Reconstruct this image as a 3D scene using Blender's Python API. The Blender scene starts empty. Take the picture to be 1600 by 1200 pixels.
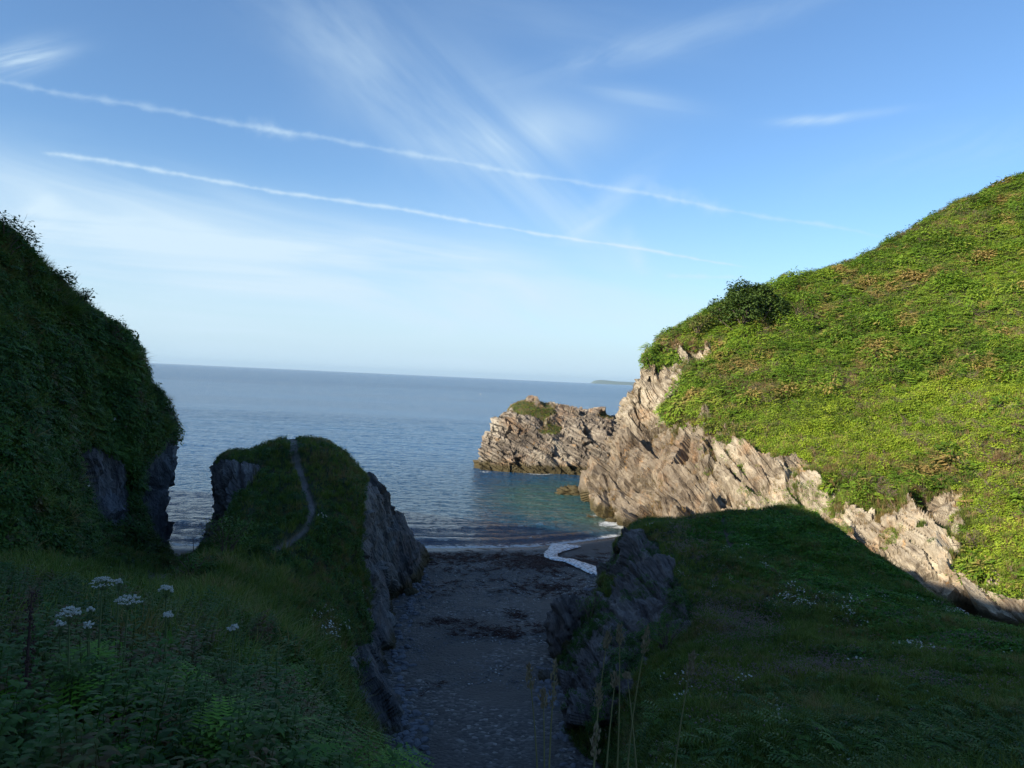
import bpy, math, random
import numpy as np
from mathutils import Vector, Matrix, Euler
random.seed(7); rng = np.random.default_rng(11)
R = math.radians
sc = bpy.context.scene
COL = sc.collection

# ------------------------------------------------------------------ camera
CAM = np.array([0.0, 0.0, 14.0])
PITCH, ROLL = R(-0.38), R(2.64)
_f = np.array([0, math.cos(PITCH), math.sin(PITCH)])
_r0 = np.array([1.0, 0, 0]); _u0 = np.cross(_r0, _f)
_right = _r0*math.cos(ROLL) + _u0*math.sin(ROLL)
_up = -_r0*math.sin(ROLL) + _u0*math.cos(ROLL)
camd = bpy.data.cameras.new('camera'); cam = bpy.data.objects.new('camera', camd); COL.objects.link(cam)
camd.sensor_width = 36; camd.lens = 27.0; camd.clip_start = 0.1; camd.clip_end = 60000
mw = Matrix.Identity(4)
for k in range(3):
    mw[k][0] = _right[k]; mw[k][1] = _up[k]; mw[k][2] = -_f[k]; mw[k][3] = CAM[k]
cam.matrix_world = mw
sc.camera = cam

def P(px, py, d):
    """point seen at photo pixel (px,py), d metres ahead"""
    v = _f + (px-800)/1200*_right + (600-py)/1200*_up
    return CAM + v*(d/v[1])
def proj(p):
    q = np.asarray(p) - CAM
    z = q @ _f; z = np.where(np.abs(z) < 1e-3, 1e-3, z)
    return 800 + 1200*(q @ _right)/z, 600 - 1200*(q @ _up)/z, z

# ------------------------------------------------------------------ light
SUN_AZ = np.array([0.80, 0.60]); SUN_EL = R(21.5)
L = Vector((SUN_AZ[0]*math.cos(SUN_EL), SUN_AZ[1]*math.cos(SUN_EL), -math.sin(SUN_EL)))
sd = bpy.data.lights.new('sun', 'SUN'); sun = bpy.data.objects.new('sun', sd); COL.objects.link(sun)
sd.energy = 5.0; sd.angle = R(0.5); sd.color = (1.0, 0.87, 0.68)
sun.rotation_euler = L.to_track_quat('-Z', 'Y').to_euler(); sun.location = (-60, -60, 80)
sc.view_settings.view_transform = 'Standard'; sc.view_settings.look = 'None'
sc.view_settings.exposure = 0.85; sc.view_settings.gamma = 1.0
sc.render.engine = 'CYCLES'
cy = sc.cycles
cy.max_bounces = 5; cy.diffuse_bounces = 2; cy.glossy_bounces = 2; cy.transmission_bounces = 3
cy.transparent_max_bounces = 6; cy.volume_bounces = 0; cy.use_denoising = True
cy.caustics_reflective = False; cy.caustics_refractive = False
try: cy.use_light_tree = True
except Exception: pass

# ------------------------------------------------------------------ node helper
class NT:
    def __init__(s, tree): s.t = tree; s.n = tree.nodes; s.l = tree.links
    def new(s, typ, **kw):
        n = s.n.new(typ)
        for k, v in kw.items(): setattr(n, k, v)
        return n
    def put(s, sock, v):
        if isinstance(v, bpy.types.NodeSocket): s.l.new(v, sock)
        elif v is not None:
            if isinstance(v, (tuple, list)) and sock.type == 'RGBA' and len(v) == 3: v = (*v, 1)
            sock.default_value = v
    def m(s, op, a, b=None, c=None, clamp=False):
        n = s.new('ShaderNodeMath', operation=op, use_clamp=clamp)
        s.put(n.inputs[0], a)
        if b is not None: s.put(n.inputs[1], b)
        if c is not None: s.put(n.inputs[2], c)
        return n.outputs[0]
    def v(s, op, a, b=None):
        n = s.new('ShaderNodeVectorMath', operation=op)
        s.put(n.inputs[0], a)
        if b is not None:
            s.put(n.inputs[3] if op == 'SCALE' else n.inputs[1], b)
        return n.outputs[1] if op in ('DOT_PRODUCT', 'LENGTH') else n.outputs[0]
    def mix(s, f, a, b, mode='MIX'):
        n = s.new('ShaderNodeMix', data_type='RGBA', blend_type=mode, clamp_factor=True)
        s.put(n.inputs[0], f); s.put(n.inputs[6], a); s.put(n.inputs[7], b)
        return n.outputs[2]
    def rng(s, x, a, b, c=0.0, d=1.0, smooth=True):
        n = s.new('ShaderNodeMapRange', interpolation_type='SMOOTHSTEP' if smooth else 'LINEAR', clamp=True)
        s.put(n.inputs[0], x); s.put(n.inputs[1], a); s.put(n.inputs[2], b); s.put(n.inputs[3], c); s.put(n.inputs[4], d)
        return n.outputs[0]
    def noise(s, vec, scale, detail=4, rough=0.55, dist=0.0):
        n = s.new('ShaderNodeTexNoise'); s.put(n.inputs['Vector'], vec)
        s.put(n.inputs['Scale'], scale); n.inputs['Detail'].default_value = detail
        n.inputs['Roughness'].default_value = rough; n.inputs['Distortion'].default_value = dist
        return n.outputs[0]
    def voro(s, vec, scale, feature='F1', out=0):
        n = s.new('ShaderNodeTexVoronoi', feature=feature); s.put(n.inputs['Vector'], vec); s.put(n.inputs['Scale'], scale)
        return n.outputs[out]
    def ramp(s, f, stops):
        n = s.new('ShaderNodeValToRGB'); s.put(n.inputs[0], f); e = n.color_ramp.elements
        while len(e) < len(stops): e.new(0.5)
        for i, (p, c) in enumerate(stops): e[i].position = p; e[i].color = (*c, 1)
        return n.outputs[0]
    def attr(s, name, out='Fac'):
        n = s.new('ShaderNodeAttribute', attribute_name=name); return n.outputs[out]
    def pos(s): return s.new('ShaderNodeNewGeometry').outputs['Position']
    def sep(s, v):
        n = s.new('ShaderNodeSeparateXYZ'); s.put(n.inputs[0], v); return n.outputs
    def comb(s, x, y, z):
        n = s.new('ShaderNodeCombineXYZ'); s.put(n.inputs[0], x); s.put(n.inputs[1], y); s.put(n.inputs[2], z); return n.outputs[0]
    def bump(s, h, strength=0.5, dist=0.1, normal=None):
        n = s.new('ShaderNodeBump'); n.inputs['Strength'].default_value = strength; n.inputs['Distance'].default_value = dist
        s.put(n.inputs['Height'], h)
        if normal is not None: s.put(n.inputs['Normal'], normal)
        return n.outputs[0]
def mat(name):
    m = bpy.data.materials.new(name); m.use_nodes = True; nt = NT(m.node_tree)
    b = m.node_tree.nodes['Principled BSDF']; return m, nt, b

# ------------------------------------------------------------------ world: sky, cirrus veil and contrails
wd = bpy.data.worlds.new('World'); sc.world = wd; wd.use_nodes = True
w = NT(wd.node_tree); bg = wd.node_tree.nodes['Background']
sky = w.new('ShaderNodeTexSky', sky_type='NISHITA', sun_disc=False)
sky.sun_elevation = SUN_EL; sky.sun_rotation = math.atan2(-SUN_AZ[0], -SUN_AZ[1]) % (2*math.pi)
sky.altitude = 0; sky.air_density = 1.0; sky.dust_density = 0.6; sky.ozone_density = 1.6
def sky_clouds():
    d = w.new('ShaderNodeTexCoord').outputs['Generated']
    X, Y, Z = w.sep(d)
    Ys = w.m('MAXIMUM', Y, 0.05)
    gx = w.m('DIVIDE', X, Ys); gz = w.m('DIVIDE', Z, Ys)
    g = w.comb(gx, gz, 0.0)
    front = w.rng(Y, 0.15, 0.45)
    def G(px, py):
        v = _f + (px-800)/1200*_right + (600-py)/1200*_up
        return v[0]/v[1], v[2]/v[1]
    def rot(ang, cx, cy, sx, sy):   # local coordinates along / across a direction given in photo degrees
        ca, sa = math.cos(R(ang)+ROLL*0), math.sin(R(ang))
        dx = w.m('SUBTRACT', gx, cx); dy = w.m('SUBTRACT', gz, cy)
        a = w.m('ADD', w.m('MULTIPLY', dx, ca/sx), w.m('MULTIPLY', dy, sa/sx))
        b = w.m('ADD', w.m('MULTIPLY', dx, -sa/sy), w.m('MULTIPLY', dy, ca/sy))
        return a, b
    warp = w.noise(g, 3.0, 2, 0.5)
    FIB = {}
    wobn = w.m('MULTIPLY', w.m('SUBTRACT', w.noise(w.v('SCALE', g, 7.0), 1.0, 3, 0.6), 0.5), 0.013)
    brn = w.noise(w.v('SCALE', g, 30.0), 1.0, 3, 0.65)
    total = None
    def add(x):
        nonlocal total
        total = x if total is None else w.m('ADD', total, x)
    # fibrous patches : centre, half sizes (photo px), angle, strength, fibre angle
    patches = [
        ((330, 440), 800, 120, -8, 0.72, -10, 1.2), ((150, 320), 460, 70, -14, 0.62, -12, 1.5), ((560, 380), 420, 45, -16, 0.5, -12, 1.5),
        ((700, 180), 360, 120, -38, 0.34, -35, 3.0), ((820, 215), 160, 50, 8, 0.6, -20, 5.0), ((560, 90), 260, 60, -30, 0.18, -35, 3.0),
        ((860, 320), 190, 36, -33, 0.50, -33, 3.0), ((35, 90), 75, 26, 12, 0.8, 15, 6.0),
        ((1020, 70), 260, 26, 15, 0.26, 14, 4.0), ((1010, 155), 90, 18, -10, 0.4, -6, 5.0),
        ((70, 335), 40, 34, 40, 0.55, 50, 7.0), ((1260, 188), 55, 8, 2, 0.6, 6, 8.0),
        ((1330, 182), 90, 7, 8, 0.35, 8, 8.0), ((950, 320), 90, 20, 40, 0.45, 40, 5.0), ((992, 395), 14, 40, 20, 0.35, 60, 6.0), ((900, 40), 200, 40, -10, 0.2, -12, 4.0),
        ((1480, 240), 200, 40, 12, 0.16, 12, 3.0), ((700, 440), 520, 60, -8, 0.4, -6, 2.0)]
    for (c, hx, hy, ang, st, fa, fs) in patches:
        cx, cy_ = G(*c)
        a, b = rot(ang+2.6, cx, cy_, hx/1200, hy/1200)
        aw = w.m('ADD', a, w.m('MULTIPLY', w.m('SUBTRACT', warp, 0.5), 0.9))
        bw = w.m('ADD', b, w.m('MULTIPLY', w.m('SUBTRACT', warp, 0.5), 0.9))
        r2 = w.m('ADD', w.m('MULTIPLY', aw, aw), w.m('MULTIPLY', bw, bw))
        env = w.m('EXPONENT', w.m('MULTIPLY', r2, -1.3))
        key = 0 if abs(fa+10) < 8 else (1 if fa < -18 else 2)
        if key not in FIB:
            ang_, sx_, sy_ = [(-9, 1.4, 9.0), (-35, 1.8, 5.5), (20, 6.0, 26.0)][key]
            fx, fy = rot(ang_+2.6, 0.37*key, 0.1, 1/sx_, 1/sy_)
            FIB[key] = w.rng(w.noise(w.comb(fx, fy, key*9.0), 1.0, 4, 0.6, 1.3), 0.25, 0.80, 0.12, 1.0)
        fib = FIB[key]
        add(w.m('MULTIPLY', w.m('MULTIPLY', env, fib), st))
    # vapour trails: great circles through two sky directions
    for (p0, p1, wd_, st, fade) in [((-60, 118), (1430, 378), 0.0021, 0.34, 0.10), ((60, 236), (1180, 420), 0.0015, 0.60, 0.05),
                                    ((1030, 432), (1200, 434), 0.0016, 0.30, 0.4), ((1000, 293), (1160, 332), 0.006, 0.25, 0.3), ((380,192),(480,216),0.005,0.3,0.3)]:
        x0, y0 = G(*p0); x1, y1 = G(*p1); ln = math.hypot(x1-x0, y1-y0)
        ca, sa = (x1-x0)/ln, (y1-y0)/ln
        dx = w.m('SUBTRACT', gx, x0); dy = w.m('SUBTRACT', gz, y0)
        t = w.m('ADD', w.m('MULTIPLY', dx, ca/ln), w.m('MULTIPLY', dy, sa/ln))
        s_ = w.m('ADD', w.m('MULTIPLY', dx, -sa), w.m('MULTIPLY', dy, ca))
        s_ = w.m('ADD', s_, wobn)
        br = brn
        wid = w.m('MULTIPLY', w.m('MULTIPLY', w.rng(br, 0.2, 0.8, 0.5, 1.8), wd_), w.rng(t, 0.0, 1.0, 1.45, 0.75, False))
        q = w.m('DIVIDE', s_, wid)
        core = w.m('EXPONENT', w.m('MULTIPLY', w.m('MULTIPLY', q, q), -0.8))
        ends = w.m('MULTIPLY', w.rng(t, 0.0, fade*0.4), w.rng(t, 1.0, 1.0-fade))
        add(w.m('MULTIPLY', w.m('MULTIPLY', core, ends), w.m('MULTIPLY', w.rng(br, 0.25, 0.7, 0.35, 1.0), st)))
    # milky band of thin cirrostratus that thickens towards the sea horizon
    elev = w.m('ARCSINE', Z)
    low = w.rng(elev, R(15), R(3), 0.0, 0.42)
    side = w.rng(gx, 0.65, -0.1, 0.45, 1.0)
    add(w.m('MULTIPLY', low, side))
    clear = w.rng(gz, -0.02, 0.02)
    return w.m('MULTIPLY', w.m('MULTIPLY', total, front), clear, clamp=True)
cl = sky_clouds()
SKY_TINT = (0.86, 1.12, 1.38)
skyc = w.mix(1.0, sky.outputs[0], SKY_TINT, 'MULTIPLY')
skyc = w.mix(w.rng(w.m('ARCSINE', w.sep(w.new('ShaderNodeTexCoord').outputs['Generated'])[2]), R(5), R(0.2), 0, 0.85), skyc, (3.3, 4.9, 6.2))
skyc = w.mix(cl, skyc, (4.7, 6.0, 7.0))
w.put(bg.inputs[0], skyc); bg.inputs[1].default_value = 0.080

# ------------------------------------------------------------------ numpy noise
def _h(i, j, k, seed):
    n = (i.astype(np.int64)*374761393 + j.astype(np.int64)*668265263 + k.astype(np.int64)*2147483647 + seed*974711) & 0xffffffff
    n = ((n ^ (n >> 13))*1274126177) & 0xffffffff
    n = ((n ^ (n >> 16))*2246822519) & 0xffffffff
    return ((n ^ (n >> 15)) & 0xffffff)/float(0xffffff)
def vn(p, s, seed=0):
    q = np.asarray(p)*s; f = np.floor(q).astype(np.int64); t = q-f; t = t*t*(3-2*t)
    o = 0
    for a in (0, 1):
        for b in (0, 1):
            for c in (0, 1):
                wgt = (t[..., 0] if a else 1-t[..., 0])*(t[..., 1] if b else 1-t[..., 1])*(t[..., 2] if c else 1-t[..., 2])
                o = o + wgt*_h(f[..., 0]+a, f[..., 1]+b, f[..., 2]+c, seed)
    return o
def fbm(p, s, o=4, seed=0, g=0.5):
    r, a, n = 0, 1, 0
    for k in range(o):
        r = r + a*(vn(p, s*2**k, seed+k*17)-0.5); n += a; a *= g
    return r/n*2          # about -1..1
def strata(p, nb, thick, length, seed, warp=0.6):
    """slabby displacement: random step per bed and per joint block"""
    nb = np.array(nb, float); nb /= np.linalg.norm(nb)
    a1 = np.cross(nb, [0, 1, 0]); a1 /= np.linalg.norm(a1); a2 = np.cross(nb, a1)
    b = p @ nb + warp*fbm(p, 0.12, 3, seed)
    out = 0
    for (th, le, am) in ((thick, length, 1.0), (thick*0.37, length*0.45, 0.45), (thick*0.15, length*0.22, 0.2)):
        bi = np.floor(b/th); fr = b/th-bi
        off = _h(bi, bi*0, bi*0, seed+3)
        ci = np.floor((p @ a1)/le + off*7 + 0.3*fbm(p, 0.3, 2, seed+9)); di = np.floor((p @ a2)/le/1.3 + off*3)
        r = _h(bi, ci, di, seed+5)
        out = out + am*((r-0.5) - 0.7*np.exp(-((fr-0.04)/0.07)**2))
        seed += 31
    return out

def facets(p, nb, size, seed, tilt=0.35, stretch=2.4):
    """angular blocks: every cell of a jittered lattice (long in the bedding plane) is its own tilted plane"""
    nb = np.array(nb, float); nb /= np.linalg.norm(nb)
    a1 = np.cross(nb, [0, 1, 0]); a1 /= np.linalg.norm(a1); a2 = np.cross(nb, a1)
    q = np.stack([(p @ a1)/stretch, (p @ a2)/stretch*1.2, p @ nb], -1)/size + 0.25*np.stack([fbm(p, 0.3, 2, seed+k) for k in (1, 2, 3)], -1)
    f = np.floor(q).astype(np.int64); best = np.full(q.shape[:-1], 1e9); out = np.zeros(q.shape[:-1])
    for i in (-1, 0, 1):
        for j in (-1, 0, 1):
            for k in (-1, 0, 1):
                ci, cj, ck = f[..., 0]+i, f[..., 1]+j, f[..., 2]+k
                dx = q[..., 0]-(ci+_h(ci, cj, ck, seed)); dy = q[..., 1]-(cj+_h(ci, cj, ck, seed+1)); dz = q[..., 2]-(ck+_h(ci, cj, ck, seed+2))
                d = dx*dx+dy*dy+dz*dz
                v = (_h(ci, cj, ck, seed+3)-0.5)*0.55+tilt*((_h(ci, cj, ck, seed+4)-0.5)*dx*stretch+(_h(ci, cj, ck, seed+5)-0.5)*dy*stretch+(_h(ci, cj, ck, seed+6)-0.3)*dz*2)
                m = d < best; best = np.where(m, d, best); out = np.where(m, v, out)
    return out*size
# ------------------------------------------------------------------ lofted ground
def cr(ctrl, n):
    """Catmull-Rom along axis 0"""
    c = np.asarray(ctrl, float); m = len(c)
    e = np.concatenate([[2*c[0]-c[1]], c, [2*c[-1]-c[-2]]])
    t = np.linspace(0, m-1-1e-9, n); i = np.floor(t).astype(int); f = (t-i).reshape((-1,)+(1,)*(c.ndim-1))
    p0, p1, p2, p3 = e[i], e[i+1], e[i+2], e[i+3]
    return 0.5*((2*p1)+(-p0+p2)*f+(2*p0-5*p1+4*p2-p3)*f*f+(-p0+3*p1-3*p2+p3)*f**3)
def loft(ctrl, nr, nc):
    g = cr(ctrl, nr); g = np.swapaxes(cr(np.swapaxes(g, 0, 1), nc), 0, 1); return g
def normals(g):
    du = np.gradient(g, axis=0); dv = np.gradient(g, axis=1)
    n = np.cross(du, dv); n /= np.linalg.norm(n, axis=-1, keepdims=True)+1e-9
    return n
def quads(nr, nc):
    i = np.arange((nr-1)*(nc-1)); r, c = i//(nc-1), i % (nc-1)
    a = r*nc+c
    return np.stack([a, a+1, a+nc+1, a+nc], 1)
def mesh_np(name, verts, faces, material=None, attrs=None, smooth=True, uv=None):
    me = bpy.data.meshes.new(name)
    verts = np.ascontiguousarray(verts, np.float32).reshape(-1, 3); faces = np.ascontiguousarray(faces, np.int32)
    k = faces.shape[1]
    me.vertices.add(len(verts)); me.vertices.foreach_set('co', verts.ravel())
    me.loops.add(faces.size); me.loops.foreach_set('vertex_index', faces.ravel())
    me.polygons.add(len(faces)); me.polygons.foreach_set('loop_start', np.arange(0, faces.size, k, dtype=np.int32))
    me.polygons.foreach_set('use_smooth', np.full(len(faces), smooth))
    me.update(calc_edges=True)
    for kk, a in (attrs or {}).items():
        at = me.attributes.new(kk, 'FLOAT', 'POINT'); at.data.foreach_set('value', np.ascontiguousarray(a, np.float32).ravel())
    if material: me.materials.append(material)
    return me
def link(name, me, parent=None, **props):
    o = bpy.data.objects.new(name, me); COL.objects.link(o)
    if parent: o.parent = parent
    for k, v in props.items(): o[k] = v
    return o
def poly_sd(px, py, poly):
    """signed distance in photo px, positive inside"""
    poly = np.array(poly, float); inside = np.zeros(px.shape, bool); best = np.full(px.shape, 1e9)
    for i in range(len(poly)):
        x0, y0 = poly[i]; x1, y1 = poly[(i+1) % len(poly)]
        dx, dy = x1-x0, y1-y0
        t = np.clip(((px-x0)*dx+(py-y0)*dy)/(dx*dx+dy*dy+1e-9), 0, 1)
        best = np.minimum(best, np.hypot(px-x0-t*dx, py-y0-t*dy))
        cond = ((y0 > py) != (y1 > py)) & (px < (x1-x0)*(py-y0)/(y1-y0+1e-12)+x0)
        inside ^= cond
    return np.where(inside, best, -best)
def line_d(px, py, pts):
    best = np.full(px.shape, 1e9)
    for (x0, y0), (x1, y1) in zip(pts[:-1], pts[1:]):
        dx, dy = x1-x0, y1-y0
        t = np.clip(((px-x0)*dx+(py-y0)*dy)/(dx*dx+dy*dy+1e-9), 0, 1)
        best = np.minimum(best, np.hypot(px-x0-t*dx, py-y0-t*dy))
    return best
def sstep(x, a, b):
    t = np.clip((x-a)/(b-a), 0, 1); return t*t*(3-2*t)

# ------------------------------------------------------------------ materials
def land_material(name, bed, rock_stops, veg_stops, path_col=(0.16, 0.135, 0.12), lichen=0.35, wet=True, streak=1.0, ochre=0.25):
    m, n, b = mat(name)
    p = n.pos(); nb = Vector(bed).normalized()
    along = n.m('ADD', n.v('DOT_PRODUCT', p, tuple(nb)), n.m('MULTIPLY', n.noise(p, 0.35, 3), 1.2))
    q = n.v('ADD', n.v('SCALE', p, 0.22), n.v('SCALE', tuple(nb), n.m('MULTIPLY', along, 2.6*streak)))
    s1 = n.noise(q, 1.0, 8, 0.68)
    q2 = n.v('ADD', n.v('SCALE', p, 1.5), n.v('SCALE', tuple(nb), n.m('MULTIPLY', along, 11.0*streak)))
    s2 = n.noise(q2, 1.0, 6, 0.7)
    big = n.noise(p, 0.16, 4, 0.6)
    f = n.m('ADD', n.m('MULTIPLY', s1, 0.75), n.m('ADD', n.m('MULTIPLY', s2, 0.45), n.m('MULTIPLY', n.m('SUBTRACT', big, 0.6), 0.55)))
    rc = n.ramp(f, rock_stops)
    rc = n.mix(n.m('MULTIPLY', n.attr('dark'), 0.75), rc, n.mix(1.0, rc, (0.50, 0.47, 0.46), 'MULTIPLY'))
    # orange lichen and pale quartz
    li = n.rng(n.noise(p, 0.9, 5, 0.7), 0.60, 0.70, 0, lichen)
    rc = n.mix(li, rc, (0.50, 0.27, 0.07))
    rc = n.mix(n.rng(n.noise(n.v('ADD', p, (9, 4, 70)), 0.28, 5, 0.7), 0.5, 0.72, 0, ochre), rc, n.mix(1.0, rc, (1.45, 0.95, 0.55), 'MULTIPLY'))
    qz = n.rng(s2, 0.70, 0.76, 0, 0.55)
    rc = n.mix(qz, rc, (0.55, 0.52, 0.46))
    if wet:
        z = n.sep(p)[2]
        zz = n.m('ADD', z, n.m('MULTIPLY', n.noise(p, 0.8, 4), -1.6))
        rc = n.mix(n.rng(zz, 0.9, 0.1), rc, (0.085, 0.07, 0.035))
    vf = n.noise(p, 1.1, 6, 0.7)
    vc = n.ramp(vf, veg_stops)
    veg = n.attr('veg')
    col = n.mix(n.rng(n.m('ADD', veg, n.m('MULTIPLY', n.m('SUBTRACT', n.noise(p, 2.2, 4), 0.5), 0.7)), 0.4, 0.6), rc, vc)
    pn = n.noise(p, 3.0, 5, 0.7)
    col = n.mix(n.attr('path'), col, n.mix(pn, tuple(c*0.6 for c in path_col), tuple(c*1.35 for c in path_col)))
    n.put(b.inputs['Base Color'], col); b.inputs['Roughness'].default_value = 0.85
    b.inputs['Specular IOR Level'].default_value = 0.25
    hgt = n.m('ADD', n.m('MULTIPLY', s1, 1.0), n.m('MULTIPLY', s2, 0.5))
    n.put(b.inputs['Normal'], n.bump(hgt, 0.9, 0.35, n.bump(n.noise(p, 5.0, 5, 0.7), 0.6, 0.08)))
    return m
TAN = [(0.33, (0.05, 0.042, 0.034)), (0.43, (0.16, 0.13, 0.095)), (0.53, (0.31, 0.265, 0.20)), (0.68, (0.52, 0.465, 0.36))]
GREY = [(0.32, (0.035, 0.030, 0.027)), (0.44, (0.13, 0.11, 0.09)), (0.56, (0.25, 0.215, 0.175)), (0.70, (0.44, 0.40, 0.33))]
SLATE = [(0.30, (0.04, 0.042, 0.048)), (0.48, (0.11, 0.11, 0.12)), (0.62, (0.20, 0.205, 0.22)), (0.78, (0.34, 0.35, 0.36))]
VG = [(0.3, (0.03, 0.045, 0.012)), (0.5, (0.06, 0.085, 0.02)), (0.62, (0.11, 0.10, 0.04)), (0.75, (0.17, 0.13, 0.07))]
VD = [(0.3, (0.012, 0.018, 0.008)), (0.5, (0.03, 0.045, 0.015)), (0.65, (0.06, 0.055, 0.03)), (0.8, (0.10, 0.085, 0.05))]

def leaf_material(name, c0, c1, c2, trans=0.3, patch=0.08, dry=(0.20, 0.13, 0.06), dry_amt=0.2, rough=0.6):
    """c0..c2: leaf colours mixed per plant and by broad patches of growth"""
    m, n, b = mat(name)
    p = n.pos(); oi = n.new('ShaderNodeObjectInfo').outputs['Random']
    f = n.m('ADD', n.m('MULTIPLY', oi, 0.45), n.m('MULTIPLY', n.noise(p, patch, 4, 0.6), 0.75))
    col = n.ramp(f, [(0.30, c0), (0.55, c1), (0.80, c2)])
    d = n.m('ADD', n.m('MULTIPLY', n.noise(n.v('ADD', p, (31, 7, 5)), patch*2.2, 5, 0.65), 1.0), n.m('MULTIPLY', oi, 0.12))
    col = n.mix(n.rng(d, 0.72-dry_amt*0.5, 0.80-dry_amt*0.35, 0, 0.85), col, dry)
    col = n.mix(n.noise(p, 9.0, 2), col, n.mix(1.0, col, (1.5, 1.45, 1.2), 'MULTIPLY'))
    tr = n.new('ShaderNodeBsdfTranslucent'); n.put(tr.inputs[0], n.mix(1.0, col, (1.3, 1.4, 0.6), 'MULTIPLY'))
    n.put(b.inputs['Base Color'], col); b.inputs['Roughness'].default_value = rough; b.inputs['Specular IOR Level'].default_value = 0.14
    mx = n.new('ShaderNodeMixShader'); mx.inputs[0].default_value = trans
    n.l.new(b.outputs[0], mx.inputs[1]); n.l.new(tr.outputs[0], mx.inputs[2])
    n.l.new(mx.outputs[0], m.node_tree.nodes['Material Output'].inputs[0])
    return m
def plain(name, c, rough=0.7, var=0.3, scale=6, bump=0.0, spec=0.3):
    m, n, b = mat(name); p = n.pos()
    k = n.noise(p, scale, 4, 0.6)
    n.put(b.inputs['Base Color'], n.mix(k, tuple(x*(1-var) for x in c), tuple(min(1, x*(1+var)) for x in c)))
    b.inputs['Roughness'].default_value = rough; b.inputs['Specular IOR Level'].default_value = spec
    if bump: n.put(b.inputs['Normal'], n.bump(k, bump, 0.05))
    return m

BED_HEAD = (0.93, 0.12, 0.32)      # steep beds, dipping to the right
BED_ISLE = (0.50, 0.25, 0.84)
BED_SLAB = (0.86, 0.30, 0.42)
BED_MOUND = (0.93, 0.12, 0.32)
M_head = land_material('headland_rock', BED_HEAD, TAN, VG, lichen=0.5, ochre=0.5)
M_isle = land_material('promontory_rock', BED_ISLE, GREY, VG, lichen=0.45, streak=1.3, ochre=0.6)
M_ridge = land_material('ridge_rock', BED_SLAB, [(p_, tuple(x*k_ for x, k_ in zip(c_, (1.0, .95, .86)))) for p_, c_ in SLATE], VD, lichen=0.08, path_col=(0.21, 0.185, 0.17))
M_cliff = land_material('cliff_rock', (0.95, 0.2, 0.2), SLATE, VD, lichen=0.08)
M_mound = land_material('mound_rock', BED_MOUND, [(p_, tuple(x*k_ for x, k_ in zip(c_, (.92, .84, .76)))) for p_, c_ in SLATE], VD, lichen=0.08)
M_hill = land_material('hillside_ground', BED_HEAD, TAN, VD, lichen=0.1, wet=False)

# ================================================================== THE LAND
PATHPX = [(455, 681), (459, 705), (468, 735), (478, 765), (488, 798), (478, 828), (452, 850), (425, 862)]
LANDS = {}
def finish_land(name, g, material, veg_fn, bed, thick, length, amp_rock, amp_veg, seed, path=None, label=None, dark=None, billow=0.0):
    n = normals(g)
    if np.mean(n[..., 2]) < 0: n = -n; flip = True
    else: flip = False
    px, py, dd = proj(g)
    veg = veg_fn(px, py, g, n)
    pth = np.zeros(px.shape)
    if path is not None: pth = path(px, py, g)
    g0 = g + n*(fbm(g, 0.22, 3, seed)[..., None]*amp_rock*0.5)
    rock = strata(g, bed, thick, length, seed)*amp_rock*0.55 + fbm(g, 1.3, 3, seed+4)*amp_rock*0.15 + facets(g, bed, thick*1.5, seed+40, 0.9)*amp_rock*0.75 + facets(g, bed, thick*0.5, seed+50, 0.9)*amp_rock*0.6
    green = fbm(g, 0.5, 4, seed+8)*amp_veg
    if billow: green = green+billow*(1-np.abs(fbm(g, 0.33, 3, seed+12))*2.2)+billow*0.5*(1-np.abs(fbm(g, 0.8, 2, seed+13))*2.2)-billow*0.7
    k = sstep(veg, 0.35, 0.65)*(1-0*pth)
    disp = rock*(1-k)+green*k
    disp = disp*(1-pth) - 0.12*pth
    g2 = g0+n*disp[..., None]
    f = quads(*g.shape[:2])
    if flip: f = f[:, ::-1]
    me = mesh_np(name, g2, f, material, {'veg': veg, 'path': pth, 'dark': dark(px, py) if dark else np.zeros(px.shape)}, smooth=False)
    o = link(name, me, kind='structure')
    if label: o['label'] = label
    n2 = normals(g2); n2 = -n2 if flip else n2
    LANDS[name] = (g2, n, veg, pth, px, py, dd)
    return o
W = lambda x, y, z: np.array([x, y, z], float)

# --- right headland ------------------------------------------------
H = [[(1012,552,96),(1000,585,94),(992,612,93),(976,645,92),(968,690,90),(934,738,89),(922,765,88),(925,795,86)],
     [(1035,520,97),(1030,575,93),(1024,620,90),(1014,660,88),(990,710,85),(975,750,82),(970,795,78),(985,832,74)],
     [(1080,494,98),(1078,550,92),(1068,610,86),(1070,665,81),(1060,715,77),(1050,760,73),(1045,805,70),(1050,855,66)],
     [(1130,468,99),(1130,530,92),(1130,600,84),(1135,655,78),(1130,710,73),(1120,760,69),(1115,810,65),(1110,865,62)],
     [(1220,436,100),(1215,510,90),(1215,590,81),(1215,650,74),(1210,710,69),(1205,765,64.5),(1195,820,60.5),(1190,885,57.5)],
     [(1310,410,102),(1310,500,90),(1310,590,79),(1305,660,71),(1300,720,65.5),(1290,780,60.5),(1280,840,56.5),(1275,905,54)],
     [(1400,374,103),(1400,470,90),(1400,570,78),(1400,650,70),(1395,725,63.5),(1390,795,58),(1380,860,54),(1370,930,51.5)],
     [(1500,316,104),(1500,430,90),(1500,540,78),(1500,640,68),(1500,730,60.5),(1490,810,55),(1480,880,51),(1470,950,48.5)],
     [(1600,272,105),(1600,390,90),(1600,520,76),(1600,640,65),(1600,740,57),(1600,830,51),(1600,910,47),(1600,1010,44)],
     [(1800,180,106),(1800,330,88),(1800,480,73),(1800,620,61),(1800,740,53),(1800,850,47),(1800,960,43),(1800,1060,40)]]
H = np.array([[P(*q) for q in c] for c in H])
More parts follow.
